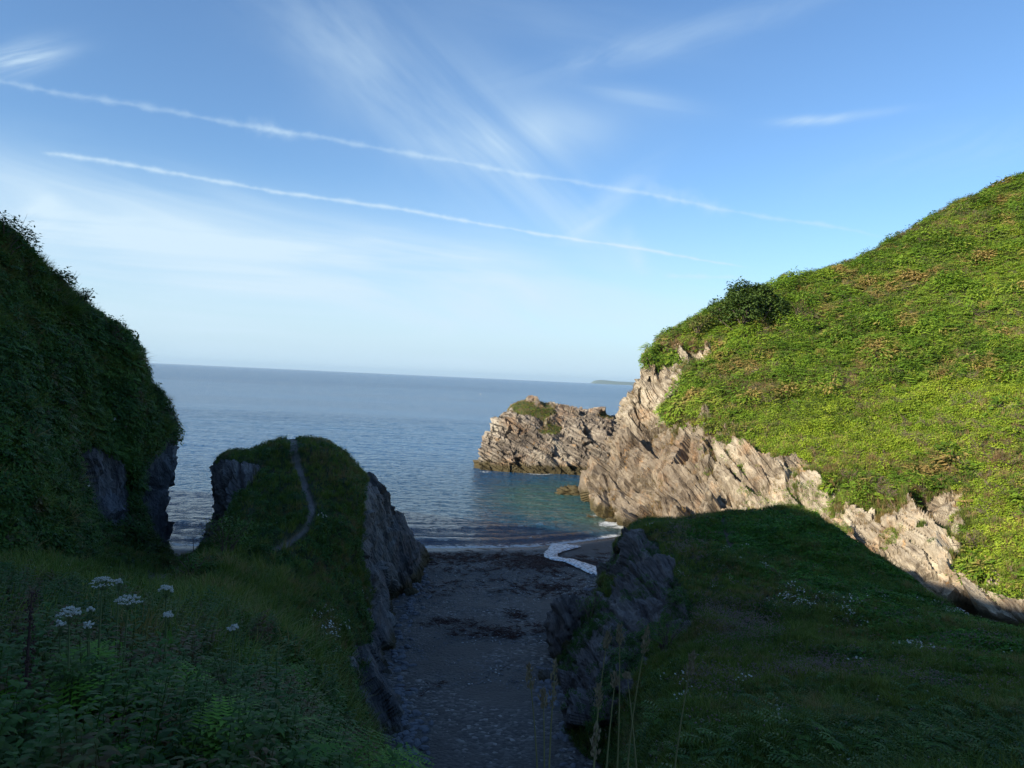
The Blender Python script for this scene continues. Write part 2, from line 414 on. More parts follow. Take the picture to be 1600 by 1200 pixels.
back1 = H[0]+np.array([[7, 16, 0]]*8)*1.0; back2 = H[0]+np.array([[30, 50, 0]]*8)*1.0
e1 = H[-1]+np.array([[25, -10, 3]]*8); e2 = H[-1]+np.array([[60, -30, 4]]*8)
H = np.concatenate([[back2, back1], H, [e1, e2]])
H = np.swapaxes(H, 0, 1)          # rows crest->foot
H[0, :, 2] -= 1.1; H[1, :, 2] -= 0.3
top1 = H[0]+np.array([[3, 14, -1.0]]*H.shape[1]); top2 = H[0]+np.array([[10, 60, -12.0]]*H.shape[1])
foot = H[-1]+np.array([[-1.0, -2.5, -2.5]]*H.shape[1])
H = np.concatenate([[top2, top1], H, [foot]])
HVEG = [(1013,553),(1035,560),(1060,545),(1100,538),(1085,570),(1060,610),(1062,645),(1110,668),(1150,690),(1180,715),(1240,712),(1280,742),(1330,765),
        (1370,790),(1400,778),(1440,760),(1492,766),(1505,800),(1500,850),(1530,880),(1570,900),(1620,930),(2600,1300),(2600,-900),(1600,-500),(990,300),(900,500),(980,552)]
def head_veg(px, py, g, n):
    sd = poly_sd(px, py, HVEG)
    v = 0.5+sd/34+0.12*(px > 1150)+fbm(g, 0.35, 4, 5)*1.5+0.5*fbm(g, 1.1, 3, 6)
    # grassy ledges and tufts among the beds
    for (cx, cy, rx, ry) in [(1030,640,40,12),(1120,690,20,8),(1385,805,16,16),(1330,838,40,10),(1242,770,14,34),(1500,880,30,14),(1400,868,16,12),(1350,905,50,10),(1080,650,26,10),(1470,900,30,10),(1560,925,34,14),(1440,845,14,10),(1345,790,26,10),(1160,740,10,14),(1205,775,10,24),(1300,800,22,12),(1265,790,16,10),(1415,810,20,10)]:
        v = v+0.95*np.exp(-(((px-cx)/rx)**2+((py-cy)/ry)**2))*(0.8+0.8*fbm(g, 0.8, 3, 77))
    return np.clip(v, 0, 1)
g = loft(H, 420, 620)
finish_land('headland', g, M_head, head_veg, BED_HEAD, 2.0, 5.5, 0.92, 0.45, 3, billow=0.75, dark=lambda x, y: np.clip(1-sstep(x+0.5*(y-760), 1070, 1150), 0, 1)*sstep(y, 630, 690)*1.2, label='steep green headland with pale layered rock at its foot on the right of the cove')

# --- rocky promontory ------------------------------------------------
B = [[(753,688,120),(750,703,119),(748,720,118),(747,738,117)],
     [(772,656,121),(765,685,119),(763,712,117),(763,741,115.5)],
     [(797,629,122),(792,665,119),(790,700,117),(790,742,115)],
     [(822,622,123),(822,660,119),(825,700,116.5),(825,744,114.5)],
     [(860,630,124),(860,665,120),(860,702,117),(860,744,115)],
     [(895,636,125),(895,670,121),(895,706,118),(895,744,116)],
     [(930,639,126),(930,675,121),(930,710,118.5),(930,744,117)],
     [(975,654,127),(975,688,122),(975,715,119.5),(975,744,118)],
     [(1040,662,128),(1040,690,123),(1040,715,120.5),(1040,744,119)]]
B = np.array([[P(*q) for q in c] for c in B])
b1 = B[0]+np.array([[1.5, 8, 0]]*4)
B = np.concatenate([[b1], B]); B = np.swapaxes(B, 0, 1); B[0, :, 2] -= 0.6
t1 = B[0]+np.array([[1, 6, -0.6]]*B.shape[1]); t2 = B[0]+np.array([[2, 14, -5.0]]*B.shape[1]); t3 = B[0]+np.array([[3, 20, -13.0]]*B.shape[1])
ft = B[-1]+np.array([[-0.3, -1.5, -2.0]]*B.shape[1])
B = np.concatenate([[t3, t2, t1], B, [ft]])
def isle_veg(px, py, g, n):
    v = np.zeros(px.shape)
    for (cx, cy, rx, ry, s) in [(845,645,26,12,1.0),(860,672,30,10,0.7),(815,634,30,10,1.2),(960,650,30,6,1.0),(905,690,30,8,0.35)]:
        v = v+s*np.exp(-(((px-cx)/rx)**2+((py-cy)/ry)**2))
    return np.clip(v*(0.9+0.9*fbm(g, 0.7, 4, 8)), 0, 1)
finish_land('rocky_promontory', loft(B, 210, 330), M_isle, isle_veg, BED_ISLE, 1.1, 3.8, 0.8, 0.2, 21, label='low rocky promontory with sloping beds running out into the sea')

# --- left cliff ------------------------------------------------------
K = [[(-700,-100,22),(-700,200,20),(-700,400,18),(-700,600,16),(-700,780,15)],
     [(-300,170,28),(-300,350,25),(-300,520,22),(-300,700,20),(-300,860,18)],
     [(-100,290,32),(-100,420,29),(-100,570,26),(-100,740,23.5),(-100,900,20)],
     [(0,352,34),(0,480,31),(0,620,28),(0,770,25),(0,905,22)],
     [(62,415,37),(70,530,34),(75,650,31),(80,770,29),(80,890,26)],
     [(128,468,39.5),(140,580,37.5),(140,675,36),(145,790,35.3),(150,890,31)],
     [(188,515,42),(200,600,40),(200,680,38.8),(205,810,38),(210,895,35)],
     [(225,590,44),(238,640,42.5),(245,690,41.5),(240,830,41),(250,900,38)],
     [(262,650,45.5),(280,683,45),(273,700,44.5),(266,800,44),(264,885,43.5)]]
K = np.array([[P(*q) for q in c] for c in K])
K[:, 0, 2] -= 0.5; K[-1, :, 0] -= 0.35; K[-2, :, 0] -= 0.2
kb = K[-1]+np.array([[-7, 8, -0.3]]*5); kb2 = K[-1]+np.array([[-28, 22, -3]]*5)
K = np.concatenate([K, [kb, kb2]]); K = np.swapaxes(K, 0, 1)
t1 = K[0]+np.array([[-5, 6, -0.5]]*K.shape[1]); t2 = K[0]+np.array([[-22, 22, -4.0]]*K.shape[1])
ft = K[-1]+np.array([[1.5, -1.5, -3.0]]*K.shape[1])
K = np.concatenate([[t2, t1], K, [ft]])
ROCKC = [(105,700),(150,692),(195,720),(200,760),(196,830),(165,830),(125,790),(108,745)]
ROCKC2 = [(222,712),(240,688),(284,678),(282,760),(272,866),(238,856),(220,800)]
def cliff_veg(px, py, g, n):
    s = np.maximum(poly_sd(px, py, ROCKC), poly_sd(px, py, ROCKC2))
    return np.clip(0.5-s/14+fbm(g, 0.8, 4, 15)*0.5, 0, 1)
finish_land('cliff', loft(K, 220, 330), M_cliff, cliff_veg, (0.95, 0.2, 0.2), 0.7, 2.5, 0.6, 0.5, 41, billow=0.3, label='dark overgrown cliff on the left of the cove')

# --- ridge and sea stack -----------------------------------------------
RG = [[(-600,1150,4),(-200,1180,3.6),(100,1250,3.4),(300,1330,3.2),(500,1450,3),(600,1550,3),(700,1650,3.4),(720,1700,4),(740,1750,5)],
      [(-600,950,8),(-100,1020,7),(100,1075,6),(300,1115,6),(450,1190,6.2),(560,1280,7),(615,1370,8),(630,1460,10),(640,1520,12)],
      [(-600,840,16),(-150,910,13),(80,975,11),(250,1000,10.5),(400,1060,10.5),(510,1140,11),(570,1220,13),(595,1300,16),(605,1350,18)],
      [(-500,760,26),(-100,870,20),(80,915,17),(240,945,16),(380,975,16),(480,1035,17),(558,1125,18.5),(580,1190,21),(600,1210,25)],
      [(-400,720,34),(-80,850,28),(100,890,26),(240,910,27),(330,890,24),(430,940,23),(530,1010,24),(565,1070,27),(620,1105,30)],
      [(-300,700,42),(-20,810,36),(180,860,33),(285,890,35),(350,855,30),(430,862,29.5),(520,915,30),(570,960,33),(608,1015,37)],
      [(-300,720,50),(50,850,46),(230,880,44),(330,862,36),(372,795,34),(490,800,34),(548,830,35),(574,885,38),(608,965,43)],
      [(-300,800,58),(100,868,56),(318,880,51),(340,790,40),(352,728,39.5),(455,735,38.5),(562,765,39),(582,850,42),(612,935,46)],
      [(-300,830,60),(100,870,58),(322,872,53),(340,780,42),(347,724,41.5),(452,692,42),(570,754,43),(610,808,47),(650,925,49)],
      [(-300,840,62),(100,872,60),(330,872,56),(341,800,47),(349,726,45),(452,698,47),(583,762,47),(640,828,53),(668,892,55)]]
extra_top = {7: (510,740,38.7), 8: (510,695,42.5), 9: (516,706,47.5)}
rows = []
for i, c in enumerate(RG):
    c = [P(*q) for q in c]
    mid = P(*extra_top[i]) if i in extra_top else (c[5]+c[6])/2
    mid2 = {7: P(400,722,39), 8: P(398,706,42), 9: P(400,711,46)}.get(i, (c[4]+c[5])/2)
    rows.append(c[:5]+[mid2, c[5], mid]+c[6:])
RGA = np.array(rows)
pre = RGA[0].copy(); pre[:, 1] -= 5; pre[:, 2] += np.linspace(1.5, 0.6, 11); pre[:, 0] *= 1.0
post = RGA[-1].copy(); post[:, 1] += 4.5; post[:, 2] = np.minimum(post[:, 2]-2.5, 4); 
post2 = post.copy(); post2[:, 1] += 4; post2[:, 2] = -3
RGA = np.concatenate([[pre], RGA, [post, post2]])
outr = RGA[:, -1]+np.array([1.0, 0.0, -2.0])
RGA = np.concatenate([RGA, outr[:, None]], 1)
ROCKR = [(572,735),(585,742),(640,800),(690,870),(690,960),(640,960),(625,1000),(640,1100),(640,1170),(598,1165),(575,1120),(540,1035),(545,1010),(575,1010),(572,960),(578,900),(562,870),(566,800)]
ROCKR2 = [(330,730),(350,722),(372,720),(404,724),(400,742),(372,780),(350,830),(325,850)]
def ridge_veg(px, py, g, n):
    s = np.maximum(poly_sd(px, py, ROCKR), poly_sd(px, py, ROCKR2))
    s = np.where((g[..., 1] < 16), -30, s)
    for (cx, cy, rx, ry) in [(590,1060,8,16),(565,1040,9,8),(608,1110,6,16),(602,880,7,10)]:
        s = s-26*np.exp(-(((px-cx)/rx)**2+((py-cy)/ry)**2))
    return np.clip(0.5-s/12+fbm(g, 1.0, 4, 25)*0.9, 0, 1)
def ridge_path(px, py, g):
    d = line_d(px, py, PATHPX); wdt = 4.2+3.6*sstep(-py, -800, -690)
    m1 = 1-sstep(d+fbm(g, 2.5, 3, 9)*2.0, wdt*0.65, wdt*1.25)
    m1 = np.where(g[..., 1] < 27.5, 0, m1)
    d2 = line_d(px, py, [(232,912),(262,902),(290,893)])
    m2 = np.where((g[..., 1] > 24) & (g[..., 1] < 40), 1-sstep(d2+fbm(g, 2, 3, 4)*3, 6, 11), 0)
    m1 = m1*(0.75+0.25*sstep(-py, -830, -760))*np.clip(0.75+0.9*fbm(g, 1.8, 3, 14), 0, 1)
    return np.maximum(m1, m2)
finish_land('sea_stack_ridge', loft(RGA, 470, 360), M_ridge, ridge_veg, BED_SLAB, 0.9, 2.4, 0.55, 0.24, 61, billow=0.16, path=ridge_path, label='grassy ridge ending in a blunt stack with a footpath over its top')

# --- right mound -------------------------------------------------------
MD = [[(945,905,52),(962,868,47),(996,826,43),(1080,813,43),(1180,807,43),(1262,807,42)],
      [(930,940,46),(952,895,43),(985,850,40),(1060,850,39.5),(1160,845,39.5),(1352,862,38)],
      [(900,990,41),(938,935,38.5),(1005,885,36),(1080,890,35.5),(1230,892,35.3),(1432,926,34)],
      [(858,1050,35.5),(912,985,34),(1050,930,32),(1120,935,31.5),(1290,938,31.3),(1500,962,31)],
      [(875,1095,31.5),(930,1030,30),(1078,972,28.5),(1150,980,27.5),(1350,982,27.6),(1600,996,28)],
      [(905,1150,27),(950,1080,26),(1062,1020,25),(1170,1040,22.5),(1400,1040,22.2),(1700,1055,23)],
      [(950,1210,24.4),(985,1135,22),(1050,1075,20.5),(1170,1100,18.5),(1430,1100,18),(1800,1130,18)],
      [(955,1300,20),(990,1215,17.5),(1050,1150,16),(1190,1170,14),(1470,1165,14),(1900,1180,14)],
      [(960,1450,15),(990,1330,13.5),(1060,1240,12),(1210,1265,10.5),(1500,1250,10),(2000,1240,10)],
      [(900,1720,9),(930,1620,8),(1000,1520,7),(1200,1460,6.5),(1550,1380,6),(2200,1330,6)]]
MD = [[P(*q) for q in c] for c in MD]
MD.append([W(-0.6,2.2,12.0), W(0.3,1.6,12.2), W(1,1,12.3), W(3,0,12.4), W(7,0,12.8), W(16,0,14)])
MD.append([W(-6,-8,12.6), W(-3,-8,12.6), W(0,-8,12.6), W(4,-9,13), W(9,-10,13.5), W(20,-10,15)])
MD = np.array(MD)
e1 = MD[:, -1]+np.array([2.2, 1.5, -1.8]); e2 = MD[:, -1]+np.array([4.5, 4.0, -8.0])
l1 = MD[:, 0]+np.array([-0.8, 0.2, -2.0])
MD = np.concatenate([l1[:, None], MD, e1[:, None], e2[:, None]], 1)
bk = MD[0]+np.array([[0.8, 3.0, -1.0]]*MD.shape[1]); bk2 = MD[0]+np.array([[2, 7, -9.0]]*MD.shape[1])
MD = np.concatenate([[bk2, bk], MD])
ROCKM = [(985,835),(1020,850),(1045,890),(1072,925),(1080,975),(1050,1010),(1010,1010),(990,1080),(960,1130),(880,1150),(830,1060),(870,950),(930,930),(950,880)]
def mound_veg(px, py, g, n):
    s = poly_sd(px, py, ROCKM)
    s = np.where(g[..., 1] < 21, -20, s)
    for (cx, cy, rx, ry) in [(960,930,14,30),(930,975,22,26),(870,1030,16,20),(1000,950,6,30),(940,1080,26,30),(1035,990,8,30)]:
        s = s-30*np.exp(-(((px-cx)/rx)**2+((py-cy)/ry)**2))
    v = 0.5-s/12+fbm(g, 0.8, 4, 35)*1.1
    v = v-1.2*np.exp(-(((px-1262)/62)**2+((py-1073)/6)**2))
    return np.clip(v, 0, 1)
def mound_path(px, py, g):
    d = line_d(px, py, [(1128,812),(1136,840),(1145,862)])
    return np.where(g[..., 1] > 30, (1-sstep(d+fbm(g, 1.5, 3, 4)*4, 3, 10))*0.6, 0)
finish_land('mound', loft(MD, 560, 420), M_mound, mound_veg, BED_MOUND, 0.9, 3.0, 0.6, 0.24, 81, billow=0.14, path=mound_path, label='grassy mound with slabby rock flank on the right of the beach')

# --- hillside behind and to the left of the viewpoint (out of frame; its crest shades the cove) ----
def hill():
    s = np.linspace(-150, 95, 160); t = np.linspace(-150, -3, 110)
    S, T = np.meshgrid(s, t, indexing='ij')
    X = 0.8*T-0.6*S; Y = 0.6*T+0.8*S
    cap = 30.7+np.interp(S, [-150, 10, 19, 24, 30, 41, 45, 48, 52, 60, 75, 95], [12, 5, 3.9, 4.9, 4.3, 4.3, 2.2, 0.3, -3, -12, -25, -35])
    z = 12.0+np.clip(-T-4, 0, None)*0.85
    z = np.where(z > cap, cap+0.0*z, z)
    z = np.minimum(z, cap-np.clip(-T-60, 0, 200)*0.05)
    gg = np.stack([X, Y, z], -1); gg[..., 2] += fbm(gg, 0.08, 4, 91)*1.0*sstep(-T, 6, 20)
    return gg
gh = hill(); fh = quads(*gh.shape[:2])
nh = normals(gh)
if nh[..., 2].mean() < 0: fh = fh[:, ::-1]
link('hillside', mesh_np('hillside', gh, fh, M_hill, {'veg': np.ones(gh.shape[:2]), 'path': np.zeros(gh.shape[:2])}), kind='structure')

# --- beach ---------------------------------------------------------------
def water_y(x):
    return np.interp(x, [-60, -25, -12, -5, 2, 6, 11, 16, 40], [56, 59.0, 61.2, 62.3, 64.2, 66.8, 71.0, 74, 80])
def beach():
    xs = np.linspace(-60, 60, 420); ys = np.concatenate([np.linspace(2, 20, 20), np.linspace(20.2, 90, 380), np.linspace(92, 170, 40)])
    X, Y = np.meshgrid(xs, ys, indexing='ij')
    e = water_y(X)-Y
    z = np.where(e > 0, 0.036*e, np.maximum(0.05*e, -4.0))
    p = np.stack([X, Y, z*0], -1)
    z = z+0.10*fbm(p, 0.25, 4, 3)*sstep(e, 2, 8)+0.035*fbm(p, 1.5, 3, 4)*sstep(e, 3, 10)
    z = z+0.10*np.exp(-((e-9-1.5*fbm(p, 0.12, 2, 6))/1.2)**2)+0.12*np.exp(-((e-23-2*fbm(p, 0.1, 2, 8))/1.6)**2)
    z = z-2.6*sstep(X, 9.5, 15)*(1-sstep(Y, 62, 68))
    p[..., 2] = z
    return p, e
gb, eb = beach()
mb, n, b = mat('shingle')
p = n.pos()
c1 = n.voro(p, 7.0, out=1); d1 = n.voro(p, 7.0, out=0)
cc = n.ramp(n.sep(c1)[0], [(0.0, (0.046, 0.041, 0.038)), (0.6, (0.080, 0.074, 0.068)), (0.9, (0.14, 0.13, 0.12)), (1.0, (0.28, 0.27, 0.25))])
sandc = n.ramp(n.noise(p, 0.35, 5, 0.6), [(0.3, (0.052, 0.046, 0.042)), (0.7, (0.10, 0.088, 0.076))])
peb = n.rng(n.noise(p, 0.22, 4, 0.6), 0.42, 0.6)
col = n.mix(peb, sandc, cc)
spk = n.rng(n.noise(p, 14.0, 2, 0.5), 0.68, 0.74, 0, 0.5); col = n.mix(spk, col, (0.22, 0.21, 0.2))
wet = n.attr('wet')
col = n.mix(wet, col, (0.028, 0.027, 0.03))
n.put(b.inputs['Base Color'], col)
n.put(b.inputs['Roughness'], n.rng(wet, 0, 1, 0.75, 0.22, False)); b.inputs['Specular IOR Level'].default_value = 0.4
n.put(b.inputs['Normal'], n.bump(n.m('ADD', n.m('MULTIPLY', d1, -0.6), n.noise(p, 3.0, 5, 0.7)), 0.8, 0.12))
fb = quads(*gb.shape[:2])
if normals(gb)[..., 2].mean() < 0: fb = fb[:, ::-1]
link('beach', mesh_np('beach', gb, fb, mb, {'wet': (1-sstep(eb, 0.5, 2.6))}), kind='structure', label='dark grey shingle beach in shadow')

# --- sea -------------------------------------------------------------------
def sea():
    def wavez(X, Y):
        p = np.stack([X, Y*1.0, X*0], -1)
        q = p*np.array([0.35, 1.0, 1.0])
        z = 0.10*fbm(q, 0.30, 4, 51)+0.015*np.sin(Y*0.9+1.5*fbm(q, 0.08, 2, 5)*3)+0.05*fbm(p, 0.9, 3, 52)
        return z
    xs = np.concatenate([[-14000, -5000, -1500, -500, -260], np.linspace(-150, 60, 460), [90, 160, 400, 1200, 5000, 14000]])
    ys = np.concatenate([[-50, 20, 40], np.linspace(50, 100, 200), 100+(np.linspace(0, 1, 230)[1:]**1.35)*160, [300, 400, 600, 1000, 2500, 6000, 15000]])
    X, Y = np.meshgrid(xs, ys, indexing='ij')
    e = Y-water_y(X)                                # metres out from the waterline
    fade = sstep(e, 0.5, 12)*(1-sstep(Y, 220, 262))*(1-sstep(np.abs(X+45), 96, 106))
    Z = wavez(X, Y)*fade
    # small breaking wave just off the beach
    p = np.stack([X, Y, X*0], -1)
    ph = e-3.6-0.9*fbm(p, 0.10, 3, 61)
    Z = Z+0.22*np.exp(-(ph/0.55)**2)*(X < 14)*(0.6+0.6*fbm(p, 0.2, 2, 12))
    ph2 = e-9.5-1.8*fbm(p, 0.07, 3, 63); Z = Z+0.14*np.exp(-(ph2/0.9)**2)*(X < 12)
    keep = 1.0
    g = np.stack([X, Y, Z], -1)
    foam = 0.95*np.exp(-((e+0.15-0.5*fbm(p, 0.25, 3, 71))/0.55)**2)+0.55*np.exp(-((ph+0.35)/0.4)**2)*(0.5+0.9*fbm(p, 0.3, 3, 72))
    foam = foam+0.5*sstep(e, -0.2, 0.2)*(1-sstep(e, 0.3, 3.2))
    # white water where the swell meets the rocks
    px, py, dd = proj(g)
    for (cx, cy, rx, ry, s) in [(905,766,20,3,1.2),(955,818,24,5,1.1),(985,824,14,5,1.0),(845,740,22,2.2,0.9),(758,737,12,2,0.6),(930,805,16,3,0.6),(870,822,40,4,0.35)]:
        foam = foam+s*np.exp(-(((px-cx)/rx)**2+((py-cy)/ry)**2))*(Y > 50)
    # shoals: pale bottom showing through shallow water inside the cove
    sh = np.zeros(X.shape)
    for (cx, cy, rx, ry, s) in [(870,770,70,22,1.0),(880,800,90,18,0.8),(960,812,60,18,1.0),(800,775,50,20,0.5)]:
        sh = sh+s*np.exp(-(((px-cx)/rx)**2+((py-cy)/ry)**2))*(Y > 50)*(Y < 140)
    sand = np.exp(-(((px-975)/55)**2+((py-815)/18)**2))*(Y > 50)*(Y < 140)
    return g, np.clip(foam, 0, 1.5), np.clip(sh, 0, 1), sand, sstep(-e, -1.0, 0.3)
gs, foam, shoal, sand, edge = sea()
ms, n, b = mat('sea_water')
p = n.pos(); ps = n.sep(p)
dist = n.v('LENGTH', p)
u = n.comb(n.m('MULTIPLY', ps[0], 0.75), ps[1], 0.0)
w1 = n.noise(u, 0.9, 5, 0.62); w2 = n.noise(u, 3.2, 4, 0.6); w3 = n.noise(n.v('ADD', u, (40, 3, 9)), 0.07, 4, 0.6)
w4 = n.noise(n.comb(n.m('MULTIPLY', ps[0], 0.012), n.m('MULTIPLY', ps[1], 0.05), 0.0), 1.0, 4, 0.6)
w5 = n.noise(n.comb(n.m('MULTIPLY', ps[0], 0.03), n.m('MULTIPLY', ps[1], 0.13), 7.0), 1.0, 5, 0.7)
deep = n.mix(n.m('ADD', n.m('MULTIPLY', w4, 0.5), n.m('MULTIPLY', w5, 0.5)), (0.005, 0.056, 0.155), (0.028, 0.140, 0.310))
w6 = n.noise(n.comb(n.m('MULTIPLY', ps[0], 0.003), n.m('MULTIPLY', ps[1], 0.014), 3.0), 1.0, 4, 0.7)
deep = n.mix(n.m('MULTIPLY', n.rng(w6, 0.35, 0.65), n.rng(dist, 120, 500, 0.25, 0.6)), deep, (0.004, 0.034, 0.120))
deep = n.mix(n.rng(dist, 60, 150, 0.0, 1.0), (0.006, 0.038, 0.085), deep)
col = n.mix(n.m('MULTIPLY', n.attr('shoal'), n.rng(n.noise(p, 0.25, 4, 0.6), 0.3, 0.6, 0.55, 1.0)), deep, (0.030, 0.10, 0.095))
col = n.mix(n.m('MULTIPLY', n.attr('sand'), 0.35), col, (0.22, 0.18, 0.10))
fo = n.m('MULTIPLY', n.attr('foam'), n.rng(n.noise(p, 1.6, 6, 0.75), 0.30, 0.62, 0.1, 1.3))
fo = n.rng(fo, 0.30, 0.75)
col = n.mix(fo, col, (0.62, 0.66, 0.68))
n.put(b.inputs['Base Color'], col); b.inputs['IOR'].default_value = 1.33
far = n.rng(dist, 80, 900, 0, 1, False)
n.put(b.inputs['Specular IOR Level'], n.rng(dist, 70, 300, 0.5, 0.16))
n.put(b.inputs['Roughness'], n.m('ADD', n.m('MULTIPLY', far, 0.10), n.m('ADD', 0.05, n.m('MULTIPLY', fo, 0.5))))
hh = n.m('ADD', n.m('MULTIPLY', n.m('MULTIPLY', w5, far), 6.0), n.m('MULTIPLY', w1, 1.0))
hh = n.m('ADD', hh, n.m('ADD', n.m('MULTIPLY', w2, 0.40), n.m('MULTIPLY', w3, 0.9)))
n.put(b.inputs['Normal'], n.bump(hh, 1.0, 1.3))
fs = quads(*gs.shape[:2])
if normals(gs)[..., 2].mean() < 0: fs = fs[:, ::-1]
link('sea', mesh_np('sea', gs, fs, ms, {'foam': foam, 'shoal': shoal, 'sand': sand}), kind='structure', label='calm blue sea reaching the horizon')

# --- stream crossing the beach ------------------------------------------------
def beach_z(x, y):
    i = np.clip((x+60)/120*419, 0, 418.99); e = water_y(x)-y
    a = np.abs(gb[:, :, 0]-x)+np.abs(gb[:, :, 1]-y); k = np.unravel_index(np.argmin(a), a.shape); return gb[k][2]
def stream():
    pts = [(985,925,48.6),(958,902,53.5),(940,895,54.3),(915,882,56.2),(890,873,57.9),(868,868,59),(860,860,61),(872,852,63),(885,846,65)]
    c = cr(np.array([P(*q)[:2] for q in pts]), 70); wv = cr(np.array([[2.0],[1.7],[1.6],[1.2],[1.0],[0.9],[1.0],[1.5],[2.4]]), 70)
    d = np.gradient(c, axis=0); nn = np.stack([-d[:, 1], d[:, 0]], 1); nn /= np.linalg.norm(nn, axis=1, keepdims=True)
    rows = []
    for k in range(-6, 7):
        off = c+nn*wv*(k/12.0)*(1+0.25*vn(np.stack([c[:, 0], c[:, 1], c[:, 0]*0+(k > 0)*9], 1), 0.8, 3)[:, None])
        z = np.array([max(beach_z(*q), beach_z(q[0]+.3, q[1]), beach_z(q[0]-.3, q[1])) for q in off])
        zz = np.maximum(z+0.16, 0.10) + 0.03*vn(np.stack([off[:, 0], off[:, 1], off[:, 0]*0], 1), 3.0, 5) - 0.09*(abs(k) == 6)
        rows.append(np.concatenate([off, zz[:, None]], 1))
    return np.array(rows)
gst = stream(); fst = quads(*gst.shape[:2])
if normals(gst)[..., 2].mean() < 0: fst = fst[:, ::-1]
mst, n, b = mat('stream_water'); p = n.pos()
ff = n.rng(n.noise(p, 3.5, 6, 0.75), 0.38, 0.60)
n.put(b.inputs['Base Color'], n.mix(ff, (0.10, 0.12, 0.14), (0.78, 0.80, 0.82))); b.inputs['Roughness'].default_value = 0.18
n.put(b.inputs['Normal'], n.bump(n.noise(p, 4.0, 4, 0.6), 0.8, 0.12))
link('stream', mesh_np('stream', gst, fst, mst), kind='structure', label='thin pale stream running over the beach into the sea')

# --- distant headland on the horizon -------------------------------------------
def far_land():
    # low plateau with a blunt cliff end, 9 km off
    D = 13500.0
    prof = [(925,600.5),(928,598.5),(932,595.8),(938,594.6),(945,594.4),(955,595.4),(968,596.6),(985,597.6),(1010,598.4),(1060,599.5),(1140,602),(1200,604.5)]
    top = np.array([P(px, py, D) for px, py in prof])
    rows = [top*np.array([1, 1, 0])+np.array([0, -260, -4]), top*np.array([1, 1, 0.55])+np.array([0, -160, 0]), top, top+np.array([0, 500, 2]), top*np.array([1, 1, 0])+np.array([60, 900, -4])]
    for r_ in rows: r_[:, 2] = np.maximum(r_[:, 2], -4)
    g = loft(np.array(rows), 30, 160); g[..., 2] += fbm(g, 0.003, 4, 4)*7
    return g
gf = far_land(); ff_ = quads(*gf.shape[:2])
if np.einsum('ijk,ijk->ij', normals(gf), CAM-gf).mean() < 0: ff_ = ff_[:, ::-1]
mf = plain('far_moorland', (0.10, 0.13, 0.08), 0.9, 0.3, 0.01)
link('distant_headland', mesh_np('distant_headland', gf, ff_, mf), kind='structure', label='faint blue headland low on the horizon')

#SECTION_VEG
# ================================================================== PLANTS
class MB:
    """small mesh builder of quads and triangles"""
    def __init__(s): s.v = []; s.f = []
    def face(s, pts):
        k = len(s.v); s.v += [tuple(p) for p in pts]; s.f.append(tuple(range(k, k+len(pts))))
    def tube(s, pts, rad, n=5):
        pts = [Vector(p) for p in pts]; k0 = len(s.v)
        for i, p in enumerate(pts):
            d = (pts[min(i+1, len(pts)-1)]-pts[max(i-1, 0)]).normalized()
            a = d.cross(Vector((0.3, 0.9, 0.1))).normalized(); b_ = d.cross(a)
            r_ = rad[i] if isinstance(rad, (list, tuple)) else rad
            for j in range(n):
                t = 2*math.pi*j/n; s.v.append(tuple(p+a*math.cos(t)*r_+b_*math.sin(t)*r_))
        for i in range(len(pts)-1):
            for j in range(n):
                s.f.append((k0+i*n+j, k0+i*n+(j+1) % n, k0+(i+1)*n+(j+1) % n, k0+(i+1)*n+j))
    def ribbon(s, pts, wid, side, up=None):
        """flat tapering leaf"""
        k0 = len(s.v); side = Vector(side)
        for p, w_ in zip(pts, wid):
            s.v.append(tuple(Vector(p)-side*w_)); s.v.append(tuple(Vector(p)+side*w_))
        for i in range(len(pts)-1):
            a = k0+2*i; s.f.append((a, a+1, a+3, a+2))
    def leaf(s, base, d, nrm, ln, wd):
        d = Vector(d).normalized(); sd_ = d.cross(Vector(nrm)).normalized(); base = Vector(base); nn = sd_.cross(d)
        m = base+d*ln*0.45-nn*0.0
        k = len(s.v)
        s.v += [tuple(base), tuple(m+sd_*wd*0.5+nn*wd*0.12), tuple(base+d*ln-nn*ln*0.08), tuple(m-sd_*wd*0.5+nn*wd*0.12), tuple(m-nn*wd*0.05)]
        s.f += [(k, k+1, k+4), (k+1, k+2, k+4), (k+2, k+3, k+4), (k+3, k, k+4)]
    def ball(s, c, r, n=6, sz=(1, 1, 1), seed=0):
        c = Vector(c); k0 = len(s.v); m = max(3, n//2+1)
        rr = random.Random(seed)
        for i in range(1, m):
            a = math.pi*i/m
            for j in range(n):
                t = 2*math.pi*j/n; q = 1+rr.uniform(-.15, .15)
                s.v.append((c.x+r*q*sz[0]*math.sin(a)*math.cos(t), c.y+r*q*sz[1]*math.sin(a)*math.sin(t), c.z+r*q*sz[2]*math.cos(a)))
        tp = len(s.v); s.v.append((c.x, c.y, c.z+r*sz[2])); s.v.append((c.x, c.y, c.z-r*sz[2]))
        for i in range(m-2):
            for j in range(n):
                s.f.append((k0+i*n+j, k0+(i+1)*n+j, k0+(i+1)*n+(j+1) % n, k0+i*n+(j+1) % n))
        for j in range(n):
            s.f.append((tp, k0+j, k0+(j+1) % n)); s.f.append((tp+1, k0+(m-2)*n+(j+1) % n, k0+(m-2)*n+j))
    def mesh(s, name, material, smooth=False):
        me = bpy.data.meshes.new(name); me.from_pydata(s.v, [], s.f); me.materials.append(material)
        if smooth: me.polygons.foreach_set('use_smooth', [True]*len(me.polygons))
        me.update(); return me
U = random.uniform
